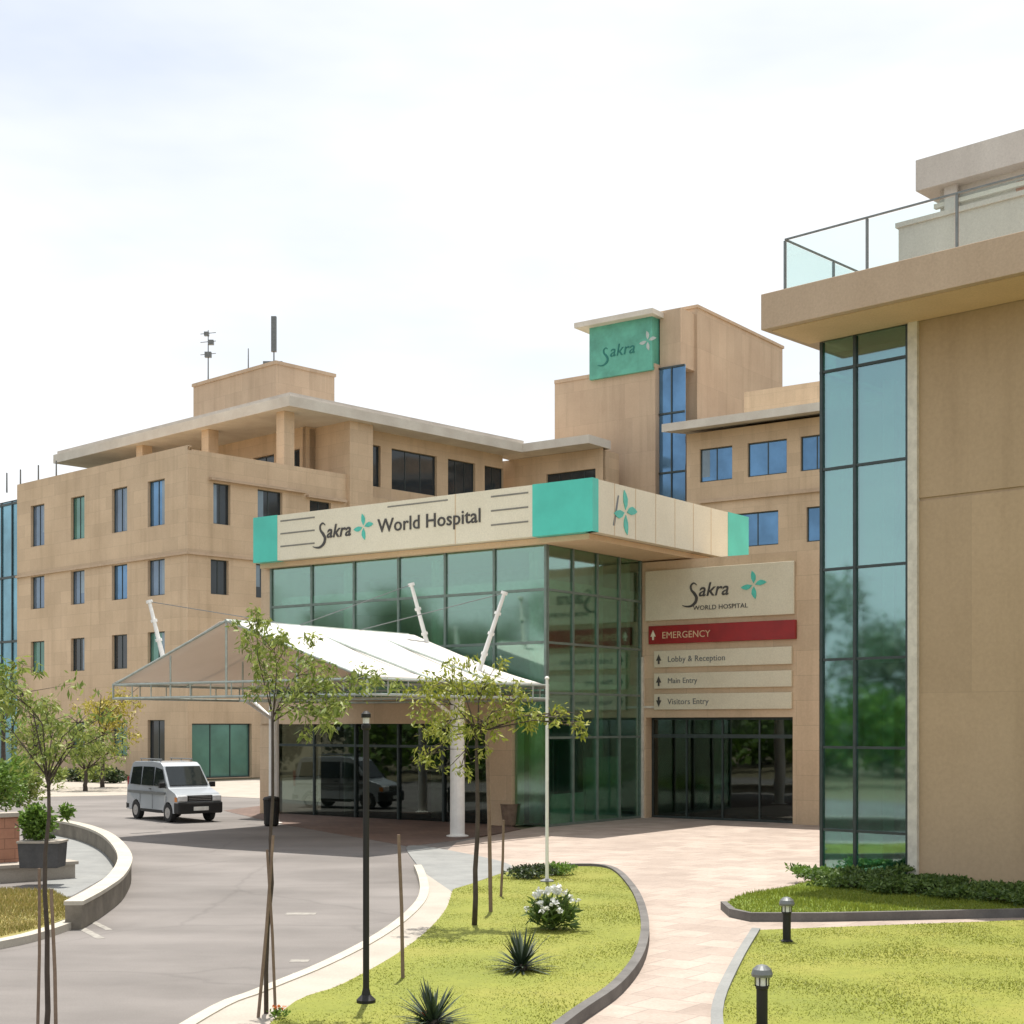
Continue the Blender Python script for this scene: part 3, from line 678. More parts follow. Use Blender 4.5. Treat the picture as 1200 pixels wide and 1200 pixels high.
# ------------------------------------------------------------------ ENTRANCE SIGN WALL
S0 = C0+RA*RW; S0.z = 0
gate = thing('entrance_block', 'beige entrance wall carrying the sign boards, over dark glass doors', 'building', S0)
sx = lambda x: tpx(S0, DA, x)
d0, d1, sE = sx(757), sx(929), sx(960)
m = MB(); wall(m, S0, DA, -RA, .02, sE, 0, 8.25, [(d0, d1, .0, 3.25)], .5); m.box(S0, DA, RA, .03, sE, .51, 5.5, 3.4, 8.2)
m.box(S0, DA, RA, .03, d0-.01, .51, 5.5, 0, 3.4); m.box(S0, DA, RA, d1+.01, sE, .51, 5.5, 0, 3.4); m.box(S0, DA, RA, d0, d1, 5.2, 5.5, 0, 3.4)
m.box(S0, DA, RA, sE, sE+9, .2, 5.5, 0, 8.2)
m.build('wall', M['stone'], gate)
dr = window(gate, S0, DA, -RA, (d0, d1, .02, 3.24), .38, 3, 0, 'glass_dark', .07, name='glass_doors')
m = MB(); m.box(S0, DA, RA, d0+.02, d1-.02, .33, .36, 2.6, 2.72); m.build('transom', M['frame'], dr)
m = MB(); m.box(S0, DA, RA, d0+.03, d1-.03, .50, .56, 2.74, 3.22); m.build('soffit_reflection', M['interior_pale'], gate)  # pale panel stands in for the soffit mirrored at the top of the doors
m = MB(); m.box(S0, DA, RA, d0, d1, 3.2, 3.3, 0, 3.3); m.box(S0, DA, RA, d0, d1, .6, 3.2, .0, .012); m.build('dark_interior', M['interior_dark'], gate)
m = MB(); m.box(S0, DA, RA, .0, .12, -.08, -.002, 0, 5.2); m.box(S0, DA, RA, -.0, .6, -.06, -.003, 3.55, 3.62); m.build('downpipe', M['trim'], gate)
def board(x0, x1, z0, z1, mat, label, name='sign_board', th=.10):
    a, b = sx(x0), sx(x1); O = S0+DA*((a+b)/2)-RA*.002; O.z = z0
    t_ = thing(name, label, 'sign', O, 'sign boards over the entrance doors' if name == 'direction_sign' else None)
    m = MB(); m.box(S0, DA, RA, a, b, -th, -.003, z0, z1); m.build('board', M[mat], t_, bevel=.01)
    return t_, S0+DA*a-RA*th
t_, p = board(758, 932, 6.35, 7.95, 'cream2', 'large cream board with the hospital logo, topmost on the entrance wall', 'logo_sign')
swash(p+DA*1.5+UP*6.78, DA, -RA, .62, t_); label_text('akra', .60, .01, p+DA*1.93+UP*7.05-RA*.01, DA, -RA, 'dark_letter', t_, shear=.25, bold=.005)
flower_logo(p+DA*3.85+UP*7.30, DA, -RA, .42, t_)
label_text('WORLD HOSPITAL', .2, .008, p+DA*1.75+UP*6.62-RA*.008, DA, -RA, 'dark_letter', t_, font_scale=1.1)
zr = [(5.60,6.18), (4.85,5.38), (4.17,4.66), (3.5,4.0)]
txt = [('EMERGENCY', .30), ('Lobby & Reception', .26), ('Main Entry', .24), ('Visitors Entry', .26)]
labs = ['dark red direction board with faint lettering, just below the logo board', 'cream direction board directly under the red one',
        'cream direction board second below the red one', 'cream direction board lowest on the wall, above the doors']
for i in range(4):
    t_, p = board(762 if i == 0 else 768, 934 if i == 0 else 929, *zr[i], 'red' if i == 0 else 'cream2', labs[i], 'direction_sign', .12 if i == 0 else .09)
    label_text(txt[i][0], txt[i][1], .006, p+DA*.5+UP*(zr[i][0]+.17)-RA*.006, DA, -RA, 'soffit' if i == 0 else 'grey_metal', t_)
    m = MB(); q = p-DA*.0+DA*.18+UP*(zr[i][0]+zr[i][1])/2-RA*.01; s_ = .17
    dn = -1 if i in (3,) else 1
    m.add([q+DA*-.1+UP*-.05*dn, q+DA*.1+UP*-.05*dn, q+UP*.16*dn], [(0,1,2)]); m.add([q-DA*.035-UP*.16*dn-RA*.0, q+DA*.035-UP*.16*dn, q+DA*.035-UP*.05*dn, q-DA*.035-UP*.05*dn], [(0,1,2,3)])
    m.build('arrow', M['cream'] if i == 0 else M['dark_letter'], t_)

# ------------------------------------------------------------------ RIGHT BUILDING
G0 = at(962, 28.3, 0); DB = -LB
rb = thing('right_building', 'near beige building at the right edge with a glazed corner and thick overhanging roof slab', 'building', G0)
gx = lambda x: tpx(G0, DB, x)
a0, a1, a2 = gx(1001), gx(1066), gx(1077)
m = MB(); W0 = G0
m.box(W0, DB, RB, a2, 17, 0, 9, 0, 7.15); m.box(W0, DB, RB, a2, 17, .03, 9, 7.15, 7.21); m.box(W0, DB, RB, a2, 17, 0, 9, 7.21, 10.48)
m.box(W0, DB, RB, 0, a2, 3.2, 9, 0, 10.48)
m.build('wall', M['stoneR'], rb)
m = MB(); m.box(W0, DB, RB, a1, a2, -.08, .1, 0, 10.48); m.build('trim', M['trim'], rb)
m = MB(); m.box(W0, DB, RB, 0, a1, .0, .03, .1, 10.46); m.box(W0, RB, DB, .03, 3.2, .0, .03, .1, 10.46); gg = m.build('corner_glazing', M['glass_tower'], rb)
m = MB()
zz = (.1, .95, 2.55, 4.25, 6.0, 7.95, 9.85)
for u in (0, a0, a1-.06): m.box(W0, DB, RB, u, u+.06, -.05, -.001, .1, 10.46)
for z in zz: m.box(W0, DB, RB, 0, a1, -.035, -.002, z, z+.05)
for v in (1.6, 3.15): m.box(W0, RB, DB, v, v+.05, -.05, -.001, .1, 10.46)
for z in zz: m.box(W0, RB, DB, 0, 3.2, -.035, -.002, z, z+.05)
m.build('mullions', M['frame'], gg)
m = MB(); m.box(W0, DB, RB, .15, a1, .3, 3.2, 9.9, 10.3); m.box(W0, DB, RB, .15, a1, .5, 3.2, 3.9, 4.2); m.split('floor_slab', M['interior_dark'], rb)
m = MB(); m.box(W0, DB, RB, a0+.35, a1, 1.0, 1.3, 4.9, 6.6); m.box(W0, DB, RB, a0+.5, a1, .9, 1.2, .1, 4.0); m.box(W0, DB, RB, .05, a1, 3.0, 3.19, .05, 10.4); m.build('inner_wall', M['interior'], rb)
m = MB(); m.box(W0, DB, RB, a0+.75, a1, .7, .85, 1.0, 5.0); m.build('blind', M['interior_dark'], rb)  # plain dark box for the dark interior area behind the glass
m = MB()
for i, uu in enumerate((.5, 1.5)): m.box(W0, DB, RB, uu, uu+.25, 1.5, 1.75, .05, 10); 
m.split('inner_column', M['interior_pale'], rb)
H0 = G0+LB*.40-RB*1.48
m = MB(); m.box(H0, DB, RB, 0, 18, 0, 11, 10.49, 11.17); sl = m.build('roof_slab', M['fascia_beige'], rb, bevel=.01)
m = MB(); m.box(H0, DB, RB, .15, 18, .15, 1.45, 10.475, 10.488); m.build('soffit', M['soffit'], sl)
# railing
P0 = at(920, 28.45, 0)
rail = []
m = MB(); m.box(P0, DB, RB, 0, 14, -.02, .02, 12.51, 12.54); m.box(P0, RB, DB, .026, 6, -.02, .02, 12.51, 12.54); rl_ = m.build('railing', M['rail'], rb)
for u in [1.80*i for i in range(7)]:
    m = MB(); m.box(P0, DB, RB, u-.022, u+.022, -.022, .022, 11.17, 12.5); m.build('post', M['rail'], rl_)
for u in (1.8, 3.6, 5.4):
    m = MB(); m.box(P0, RB, DB, u-.022, u+.022, -.022, .022, 11.17, 12.5); m.build('post', M['rail'], rl_)
m = MB()
for i in range(6): m.box(P0, DB, RB, 1.8*i+.05, 1.8*i+1.75, -.008, .008, 11.25, 12.48)
for i in range(3): m.box(P0, RB, DB, 1.8*i+.05, 1.8*i+1.75, -.008, .008, 11.25, 12.48)
m.build('glass', M['glass_clear'], rl_)
X0 = at(1053, 30.2, 0)
m = MB(); m.box(X0, DB, RB, 0, 14, 0, 5, 11.17, 13.35); m.box(X0, DB, RB, -.05, 14, -.05, .3, 13.35, 13.45); m.build('parapet', M['rooftop_grey'], rb)
Y0 = at(1073, 33, 0)
m = MB(); m.box(Y0, DB, RB, 0, 16, 0, 6, 15.15, 15.85); m.box(Y0, DB, RB, .4, 16, .4, 6, 11.2, 15.15); m.box(Y0, DB, RB, .1, 16, .15, 6, 14.0, 14.2)
pt = m.build('penthouse', M['rooftop_grey'], rb)
m = MB()
for z in (13.6, 14.3, 14.75): m.box(Y0, DB, RB, .3, 16, .28, .399, z, z+.10)
m.split('band', M['eave'], pt)
m = MB()
for u in (.6, 3.4, 6.2): m.box(Y0, DB, RB, u, u+.3, .2, .279, 14.2, 15.15)
m.split('pilaster', M['rooftop_grey'], pt)
m = MB()
for u in (2.2, 4.4): m.box(Y0, DB, RB, u, u+.9, .37, .399, 14.25, 14.9)
m.split('vent', M['brick'], pt)

# ------------------------------------------------------------------ TENSILE CANOPY
K0 = Vector((-3.4, 34.0, 0)); ZE, ZR = 4.15, 5.72; CW, CD = 9.2, 9.3
can = thing('canopy', 'white tensile fabric canopy on white posts over the drop-off drive', 'canopy', K0+LA*4.6+RA*3.8)
def memb(u, v):
    "height of fabric over plan (u along LA 0..CW, v along RA 0..CD)"
    s = 1-abs(u-CW*.52)/(CW*.52 if u < CW*.52 else CW*.48)
    z = ZE+(ZR-ZE)*(s**1.12)
    sag = .16*math.sin(math.pi*min(1, max(0, v/CD)))*(1-s)*math.sin(math.pi*s*.98+.02)
    if v > 7.2: z -= (v-7.2)/(CD-7.2)*(z-ZE)*.22
    return z-sag
def grid(u0, u1, v0, v1, nu, nv, zoff=0):
    P = []; F = []
    for i in range(nu+1):
        for j in range(nv+1):
            u = u0+(u1-u0)*i/nu; v = v0+(v1-v0)*j/nv
            if u < .01: uu = u+.28*math.sin(math.pi*v/CD)      # scalloped edge
            else: uu = u
            if v > 7.4: uu += (v-7.4)/(CD-7.4)*1.3*(1-u/CW)
            P.append(K0+LA*uu+RA*v+UP*(memb(u, v)+zoff))
    for i in range(nu):
        for j in range(nv):
            a = i*(nv+1)+j; F.append((a, a+1, a+nv+2, a+nv+1))
    return P, F
m = MB(); m.add(*grid(0, CW, 0, CD, 24, 18)); mo = m.build('membrane', M['membrane'], can, smooth=True)
sm = mo.modifiers.new('s', 'SOLIDIFY'); sm.thickness = .012; sm.offset = 0
m = MB()                                                # truss frame
cP = lambda u, v, z: K0+LA*u+RA*v+UP*z
for v in (0.03, CD*.5, CD-.02):
    for z in (ZE-.05, ZE-.42): m.tube(cP(1.3 if v > 8 else 0, v, z), cP(CW, v, z), .035, None, 8)
    for i in range(13):
        u = max(CW*i/12, 1.3 if v > 8 else 0); m.tube(cP(u, v, ZE-.05), cP(u, v, ZE-.42), .02, None, 6)
for u in (0, CW):
    for z in (ZE-.05, ZE-.42): m.tube(cP(u, 0, z), cP(u, CD if u else 7.5, z), .035, None, 8)
    for i in range(11):
        v = (CD if u else 7.5)*i/10; m.tube(cP(u, v, ZE-.05), cP(u, v, ZE-.42), .02, None, 6)
for v in (.03, 2.6, 5.2):
    um = CW*.52; m.tube(cP(0, v, ZE-.05), cP(um, v, memb(um, v)-.06), .035, None, 8); m.tube(cP(CW, v, ZE-.05), cP(um, v, memb(um, v)-.06), .035, None, 8)
    m.tube(cP(um, v, ZE-.42), cP(um, v, memb(um, v)-.06), .03, None, 8)
    for q in (.25, .75): m.tube(cP(CW*q, v, ZE-.42), cP(CW*q, v, memb(CW*q, v)-.08), .025, None, 8)
m.tube(cP(CW*.52, 0, ZR-.06), cP(CW*.52, 7.2, ZR-.06), .04, None, 8)
m.build('truss', M['frame_pale'], can)
for (x, d, r) in ((536, 39.2, .2), (321, 44.3, .16)):
    p = at(x, d, 0); m = MB(); m.tube(p, p+UP*(ZE-.35), r, r*.95, 16); m.lathe(p, [(r+.1, 0), (r+.1, .03), (r+.01, .05)], 16)
    m.tube(p+UP*(ZE-1.0), p+LA*.9+UP*(ZE-.4), .05, .05, 8); m.tube(p+UP*(ZE-1.0), p-LA*.0-RA*1.2+UP*(ZE-.4), .05, .05, 8)
    m.build('post', M['white'], can, smooth=False)
for (xt, yt, xb, yb, d) in ((175,705,197,795,42), (482,685,513,800,42), (591,695,560,790,40)):
    a = at(xt, d, 3+(850-yt)*d/1700); b = at(xb, d, 3+(850-yb)*d/1700)
    m = MB(); m.tube(b, a, .075, .05, 10)
    for q in (.0, .25, .5, .75, 1): c = b.lerp(a, q); m.tube(c-(a-b).normalized()*.04, c+(a-b).normalized()*.04, .095, .095, 10)
    ms = m.build('mast', M['white'], can)
    m = MB(); m.tube(a, cP(CW*.52, 2.6 if d > 41 else 5, ZR-.05), .012, None, 5)
    m.build('cable', M['grey_metal'], ms)

# ------------------------------------------------------------------ small street things
def post_thing(name, p, prof, mat, label, cat, group=None):
    m = MB(); m.lathe(p, prof, 14); o = recenter(m.build(name, M[mat])); return tag(o, label, cat, group)
p = g(429, 1187)
lp = thing('lamp_post', 'slim black lamp post standing on the front edge of the island lawn', 'lamp post', p)
m = MB(); m.tube(p, p+UP*2.95, .034, .032, 12); m.lathe(p, [(.10, .0), (.10, .14), (.05, .19), (.034, .26)], 14); m.build('pole', M['black'], lp, smooth=False)
m = MB(); m.lathe(p+UP*2.95, [(.035, 0), (.05, .02), (.05, .05), (.035, .07)], 14); m.build('collar', M['black'], lp)
m = MB(); m.lathe(p+UP*3.02, [(.034, 0), (.036, .06)], 14); m.build('lamp_glass', M['lamp_glass'], lp)
m = MB(); m.lathe(p+UP*3.08, [(.05, 0), (.05, .04), (.02, .07)], 16); m.build('lamp_cap', M['black'], lp)
p = g(641, 1040)
fp = thing('flagpole', 'thin white pole rising behind the white flowering bush', 'pole', p)
m = MB(); m.tube(p, p+UP*3.85, .034, .028, 12); m.build('shaft', M['white'], fp)
m = MB(); m.lathe(p+UP*3.85, [(.03, 0), (.045, .02), (.03, .05), (.01, .06)], 12); m.build('finial', M['white'], fp)
m = MB(); m.lathe(p+UP*.10, [(.13, 0), (.13, .03), (.06, .06)], 12); m.build('base', M['greyslab'], fp)
def bollard(p, label):
    t_ = thing('bollard_light', label, 'bollard', p, 'bollard lights on the right lawn')
    m = MB(); m.lathe(p, [(.085,.08), (.085,.11), (.055,.13), (.055,.46), (.062,.47), (.062,.50)], 16); m.build('post', M['black'], t_)
    m = MB(); m.lathe(p, [(.058,.50), (.058,.585)], 16); m.build('lens', M['lamp_glass'], t_)
    m = MB()
    for k in range(6):
        a = k*math.pi/3; c = p+Vector((math.cos(a)*.066, math.sin(a)*.066, 0)); m.tube(c+UP*.49, c+UP*.6, .006, None, 5)
    m.build('guard', M['black'], t_)
    m = MB(); m.lathe(p, [(.10,.585), (.105,.61), (.09,.655), (.05,.69), (.01,.70)], 16); m.build('cap', M['grey_metal'], t_)
bollard(g(922, 1112), 'black bollard light farther back, at the top edge of the right lawn')
bollard(at(893, 13.96, 0), 'near black bollard light with domed cap, cut by the bottom edge of the photo')
bx_ = at(50, 27.2, .345)
pb = thing('planter_box', 'dark grey square planter box with pale rim on the ledge of the terracotta planter', 'planter', bx_)
m = MB()
def ring(w, z): return [bx_+Vector((sx_*w, sy_*w*.7, z)) for sx_, sy_ in ((-1,-1),(1,-1),(1,1),(-1,1))]
m.add(ring(.355, 0)+ring(.385, .46), [(3,2,1,0),(4,5,6,7),(0,1,5,4),(1,2,6,5),(2,3,7,6),(3,0,4,7)]); m.build('box', M['dark_box'], pb, bevel=.01)
m = MB(); m.add(ring(.40, .461)+ring(.40, .50), [(3,2,1,0),(4,5,6,7),(0,1,5,4),(1,2,6,5),(2,3,7,6),(3,0,4,7)]); m.build('rim', M['concrete'], pb)
post_thing('litter_bin', at(318, 43.2, 0), [(.17, 0), (.22, .06), (.24, .75), (.26, .80), (.22, .86), (.06, .9)], 'black', 'black litter bin at the foot of the left canopy post', 'bin')
post_thing('planter_pot', g(597, 968), [(.16, 0), (.20, .05), (.26, .6), (.28, .66), (.24, .66), (.22, .6)], 'stake', 'brown pot against the beige pillar by the glass corner', 'pot')
# curved low wall, terracotta planter
line = smooth_poly([g(40,955,.42), g(66,960,.42), g(100,967,.42), g(128,979,.42), g(146,1001,.42), g(138,1023,.42), g(114,1041,.42), g(86,1056,.42)], False)
cw = thing('curved_wall', 'low curved concrete wall with white top beside the road at the left', 'wall', Vector((line[20].x, line[20].y, 0)))
ribbon(line, .24, -.02, .36).build('wall', M['grey_wall'], cw); ribbon(line, .28, .36, .42).build('coping', M['kerb'], cw)
pl = thing('planter_wall', 'terracotta stone planter box with pale ledge at the left edge', 'planter', at(-60, 27, 0))
a_ = at(-220, 26, 0); b_ = at(23, 28.3, 0); du = (b_-a_).normalized(); dv = Vector((-du.y, du.x, 0))
m = MB(); m.box(a_, du, dv, 0, (b_-a_).length, 0, 3.2, 0, 1.22); m.build('wall', M['brick'], pl)
m = MB(); m.box(a_, du, dv, 0, (b_-a_).length+.05, -.05, .3, 1.22, 1.3); m.build('coping', M['concrete'], pl)
m = MB(); m.box(a_, du, dv, 0, (b_-a_).length+.9, -.55, -.01, 0, .28); m.box(a_, du, dv, 0, (b_-a_).length+.95, -.6, -.01, .28, .34); m.build('ledge', M['concrete'], pl)

# ------------------------------------------------------------------ VAN
def van():
    t_ = thing('van', 'silver white minivan with black front bumper parked at the canopy edge', 'van', (0,0,0))
    # local: x forward, y left, z up.  length 3.7, width 1.5
    prof = [(-1.83,.32), (-1.85,.55), (-1.82,.95), (-1.74,1.45), (-1.62,1.78), (-1.45,1.84), (-.2,1.87), (.42,1.83), (.62,1.72), (1.12,1.08), (1.22,1.03), (1.66,.90), (1.80,.78), (1.84,.55), (1.82,.32)]
    def wd(z): return .74 if z < .95 else .74-(z-.95)*.13
    me = bmesh.new()
    def arch(cx, r=.33):
        return [(cx+math.cos(a)*r, .30+math.sin(a)*r) for a in [math.pi*k/8 for k in range(9)]]
    bottom = [(1.5,.28)]+arch(1.15)+[(.5,.26), (-.5,.26)]+arch(-1.15)+[(-1.6,.28)]
    pts = prof+bottom
    Ls = [me.verts.new((x, wd(z), z)) for x, z in pts]; Rs = [me.verts.new((x, -wd(z), z)) for x, z in pts]; n = len(pts)
    me.faces.new(Ls); me.faces.new(list(reversed(Rs)))
    for i in range(n): me.faces.new((Ls[i], Rs[i], Rs[(i+1) % n], Ls[(i+1) % n]))
    bmesh.ops.recalc_face_normals(me, faces=me.faces); bmesh.ops.triangulate(me, faces=[f for f in me.faces if len(f.verts) > 4])
    d = bpy.data.meshes.new('body'); me.to_mesh(d); d.materials.append(M['van']); o = bpy.data.objects.new('body', d); COL.objects.link(o); o.parent = t_
    b = o.modifiers.new('b', 'BEVEL'); b.width = .05; b.segments = 3; b.limit_method = 'ANGLE'; b.angle_limit = R(42)
    def side(name, poly, mat, parent, th=.006):
        for s in (1, -1):
            m = MB(); P = [Vector((x, s*(wd(z)+th), z)) for x, z in poly]; Q = [Vector((x, s*(wd(z)-.02), z)) for x, z in poly]; k = len(P)
            m.add(P+Q, [tuple(range(k)), tuple(reversed(range(k, 2*k)))]+[(i, (i+1) % k, k+(i+1) % k, k+i) for i in range(k)]); m.build(name, M[mat], parent)
    side('front_window', [(.12,1.10), (.96,1.10), (.60,1.62), (.12,1.68)], 'van_glass', t_)
    side('middle_window', [(-.78,1.10), (.02,1.10), (.02,1.69), (-.78,1.69)], 'van_glass', t_)
    side('rear_window', [(-1.62,1.12), (-.88,1.10), (-.88,1.69), (-1.54,1.66)], 'van_glass', t_)
    side('side_stripe', [(-1.78,.84), (.95,.84), (.95,.92), (-1.78,.92)], 'grey_metal', t_, .008)
    side('sill_trim', [(-.78,.27), (.78,.27), (.78,.36), (-.78,.36)], 'black', t_, .012)
    # windscreen, laid on the sloping front
    m = MB(); a = Vector((.655,0,1.70)); bq = Vector((1.10,0,1.13)); nrm = Vector((.72,0,.60)).normalized()*.02
    P = [a+Vector((0,.58,0))+nrm, a+Vector((0,-.58,0))+nrm, bq+Vector((0,-.64,0))+nrm, bq+Vector((0,.64,0))+nrm]; m.add(P+[q-nrm*2 for q in P], [(0,1,2,3),(7,6,5,4),(0,4,5,1),(1,5,6,2),(2,6,7,3),(3,7,4,0)]); m.build('windscreen', M['van_glass'], t_)
    m = MB(); m.box((-1.80,0,0), (1,0,0), (0,1,0), -.05, .03, -.56, .56, 1.12, 1.60); m.build('tailgate_window', M['van_glass'], t_)
    m = MB(); m.box((1.80,0,0), (1,0,0), (0,1,0), -.25, .12, -.75, .75, .28, .64); bp = m.build('bumper', M['black'], t_, bevel=.05)  # bumper is black; drawn taller to stand in for shade on the front
    m = MB(); m.box((1.86,0,0), (1,0,0), (0,1,0), .06, .075, -.25, .25, .38, .50); m.build('number_plate', M['plate'], bp)
    m = MB(); m.box((1.80,0,0), (1,0,0), (0,1,0), -.1, .05, -.42, .42, .66, .84); gr = m.build('grille', M['black'], t_)  # grille widened in black to carry the front's shade too
    m = MB()
    for z in (.70, .75, .80): m.box((1.85,0,0), (1,0,0), (0,1,0), 0, .012, -.38, .38, z, z+.012)
    m.build('grille_bars', M['chrome'], gr)
    m = MB(); m.box((-1.82,0,0), (1,0,0), (0,1,0), -.1, .2, -.74, .74, .30, .52); m.build('rear_bumper', M['black'], t_, bevel=.04)
    for s in (1, -1):
        m = MB(); m.box((1.74,s*.57,0), (1,0,0), (0,1,0), -.08, .13, -.15, .15, .66, .84); h = m.build('headlight', M['lamp_glass'], t_, bevel=.03)
        m = MB(); m.box((1.72,s*.735,0), (1,0,0), (0,1,0), -.08, .07, -.02, .02, .65, .79); m.build('indicator', M['orange'], h)
        m = MB(); m.box((-1.80,s*.66,0), (1,0,0), (0,1,0), -.04, .05, -.06, .09, .80, 1.35); m.build('tail_light', M['red'], t_)
        m = MB(); m.box((.98,s*.86,0), (1,0,0), (0,1,0), -.05, .05, -.09, .09, 1.06, 1.22); m.tube((.98,s*.78,1.10), (.95,s*.70,1.05), .02, None, 6); m.build('mirror', M['black'], t_, bevel=.02)
        m = MB(); m.box((-.1,s*(.748),0), (1,0,0), (0,1,0), -.07, .07, -.012, .012, .98, 1.01); m.build('door_handle', M['black'], t_)
        m = MB()
        for x in (.05, -.85, 1.02): m.box((x,s*(.7405),0), (1,0,0), (0,1,0), -.005, .005, -.004, .004, .38, .84 if x < 1 else .80)
        m.build('door_gap', M['black'], t_)
        m = MB(); m.tube((-1.3,s*.52,1.93), (.3,s*.52,1.93), .018, None, 6)
        for x in (-1.2, -.5, .2): m.tube((x,s*.52,1.84), (x,s*.52,1.93), .015, None, 6)
        m.build('roof_rail', M['grey_metal'], t_)
        for x in (1.15, -1.15):
            m = MB(); y = s*.66; m.tube((x,y-.09,.29), (x,y+.09,.29), .29, None, 24); w_ = m.build('wheel', M['tyre'], t_, bevel=.02)
            m = MB(); m.tube((x,y+s*.06,.29), (x,y+s*.096,.29), .18, .17, 12); m.tube((x,y+s*.09,.29), (x,y+s*.11,.29), .05, .04, 8)
            m.build('rim', M['chrome'], w_)
    return t_
vn = van(); vn.location = at(203, 46.2, 0); vn.rotation_euler = (0, 0, R(90-141)); vn.scale = (1, 1, 1)

# ------------------------------------------------------------------ vegetation
def leaves(m, c, r, n, size, rr, droop=.3, flat_=1.0, wr=.45):
    for _ in range(n):
        while True:
            q = Vector((rr.uniform(-1,1), rr.uniform(-1,1), rr.uniform(-1,1)))
            if q.length <= 1: break
        q *= (.55+.45*rr.random())
        p = c+Vector((q.x*r[0], q.y*r[1], q.z*r[2]))
        d = Vector((rr.gauss(0,1), rr.gauss(0,1), rr.gauss(-droop,.7)*flat_)).normalized(); s = size*rr.uniform(.6, 1.35)
        w = d.cross(Vector((rr.gauss(0,1), rr.gauss(0,1), rr.gauss(0,1)))).normalized()*s*wr*.5
        m.add([p, p+d*s*.5+w, p+d*s, p+d*s*.5-w], [(0,1,2,3)])
def tree(base, lumps, name, label, seed, d, trunk_r=.03, size=.075, dens=1.0, mat='leaf', mat2=None, top=None):
    rr = random.Random(seed); t_ = thing(name, label, 'tree', base, 'young trees on the lawns' if d < 30 else None)
    mt = MB(); mc = MB(); hub = Vector((base.x+.02, base.y, min(l[1] for l in lumps)-.2)) if top is None else top
    steps = 7; pts = []; 
    for i in range(steps+1):
        q = i/steps; pts.append(base.lerp(hub, q)+Vector((rr.gauss(0,.015), rr.gauss(0,.015), 0))*(1 if 0 < i else 0))
    mt.path(pts, [trunk_r*(1.25-.55*i/steps) for i in range(steps+1)], 8)
    for (X, Z, r, n, dy) in lumps:
        c = Vector((X, base.y+dy, Z)); mid = hub.lerp(c, .5)+Vector((rr.gauss(0,.05), rr.gauss(0,.05), .10))
        mt.path([hub-UP*rr.uniform(0,.15), mid, c], [trunk_r*.42, trunk_r*.25, trunk_r*.1], 6)
        for _ in range(5):
            e = c+Vector((rr.gauss(0,1), rr.gauss(0,1), rr.gauss(0,.7)))*r*.75; mt.path([mid.lerp(c, rr.random()), c.lerp(e, .5)+UP*.04, e], [trunk_r*.22, trunk_r*.15, trunk_r*.07], 4)
            leaves(mc, e, (r*.5, r*.5, r*.5), int(n*dens*.14), size, rr, .9, 1, .3)
        leaves(mc, c, (r*1.15, r*1.15, r*1.1), int(n*dens*.45), size, rr, .9, 1, .3)
    mt.build('trunk', M['bark'], t_, smooth=True); mc.build('crown', M[mat], t_)
    return t_
def PX(l, d): return [((x-600)/1700*d, 3+(850-y)*d/1700, r*d/1700, n, dy) for x, y, r, n, dy in l]
d = 14.6
tree(at(312, d, .1), PX([(300,728,16,150,.1), (322,755,26,300,-.1), (350,785,30,330,.2), (345,820,26,260,-.2), (382,812,30,300,.1), (372,842,22,150,0), (420,795,26,220,.1), (310,790,22,160,.2)], d), 'young_tree', 'spindly young tree standing left of the black lamp post', 3, d, .020, .08, 1.15, 'leaf', top=at(320, d, 3.15))
d = 21
tree(at(556, d, .1), PX([(500,815,26,240,.1), (530,800,28,260,-.2), (565,805,26,240,.2), (595,830,26,220,0), (520,845,26,220,.2), (560,850,22,160,0), (625,838,18,110,.1), (655,840,18,80,0), (680,850,12,50,.1), (505,885,20,70,.3), (540,900,14,40,.1)], d), 'young_tree', 'yellow green young tree in front of the white canopy post', 5, d, .034, .095, 1.45, 'leaf_y', top=at(560, d, 2.95))
d = 13.4
tree(at(53, d, .0), PX([(8,785,22,170,.1), (28,812,28,240,-.1), (55,850,28,220,.2), (98,842,22,90,0), (122,832,16,50,.1), (88,872,22,120,0), (30,885,28,210,.1), (112,868,14,40,.1), (-25,830,40,250,.1)], d), 'young_tree', 'thin leaning young tree beside the grey planter box', 8, d, .022, .08, .95, 'leaf')
# stakes
def stake(a, b, r, label):
    m = MB(); mid = a.lerp(b, .5)+Vector((.01, 0, 0)); m.path([a, mid, b], [r*.8, r*.76, r*.7], 7)
    return tag(recenter(m.build('wooden_stake', M['stake'])), label, 'stake', 'wooden tree stakes')
stake(at(302,14.4,.05), at(320,14.5,1.9), .022, 'leaning wooden stake on the left of the tree by the lamp post')
stake(at(323,14.5,.05), at(313,14.6,1.75), .02, 'wooden stake on the right of the tree by the lamp post')
stake(at(472,16.6,.1), at(467,16.6,1.75), .028, 'single wooden stake near the kerb between two young trees')
stake(at(575,22.5,.1), at(570,22.5,3.0), .04, 'tall wooden stake right of the yellow green tree')
stake(at(587,24.5,.1), at(590,24.5,1.4), .03, 'short wooden stake by the grey paving edge')
stake(at(44,14,.0), at(46,14,1.62), .02, 'thin straight dark stake left of the leaning tree at the lower left')
stake(at(66,13.2,.0), at(60,13.3,1.5), .022, 'wooden stake beside the leaning tree at the lower left')

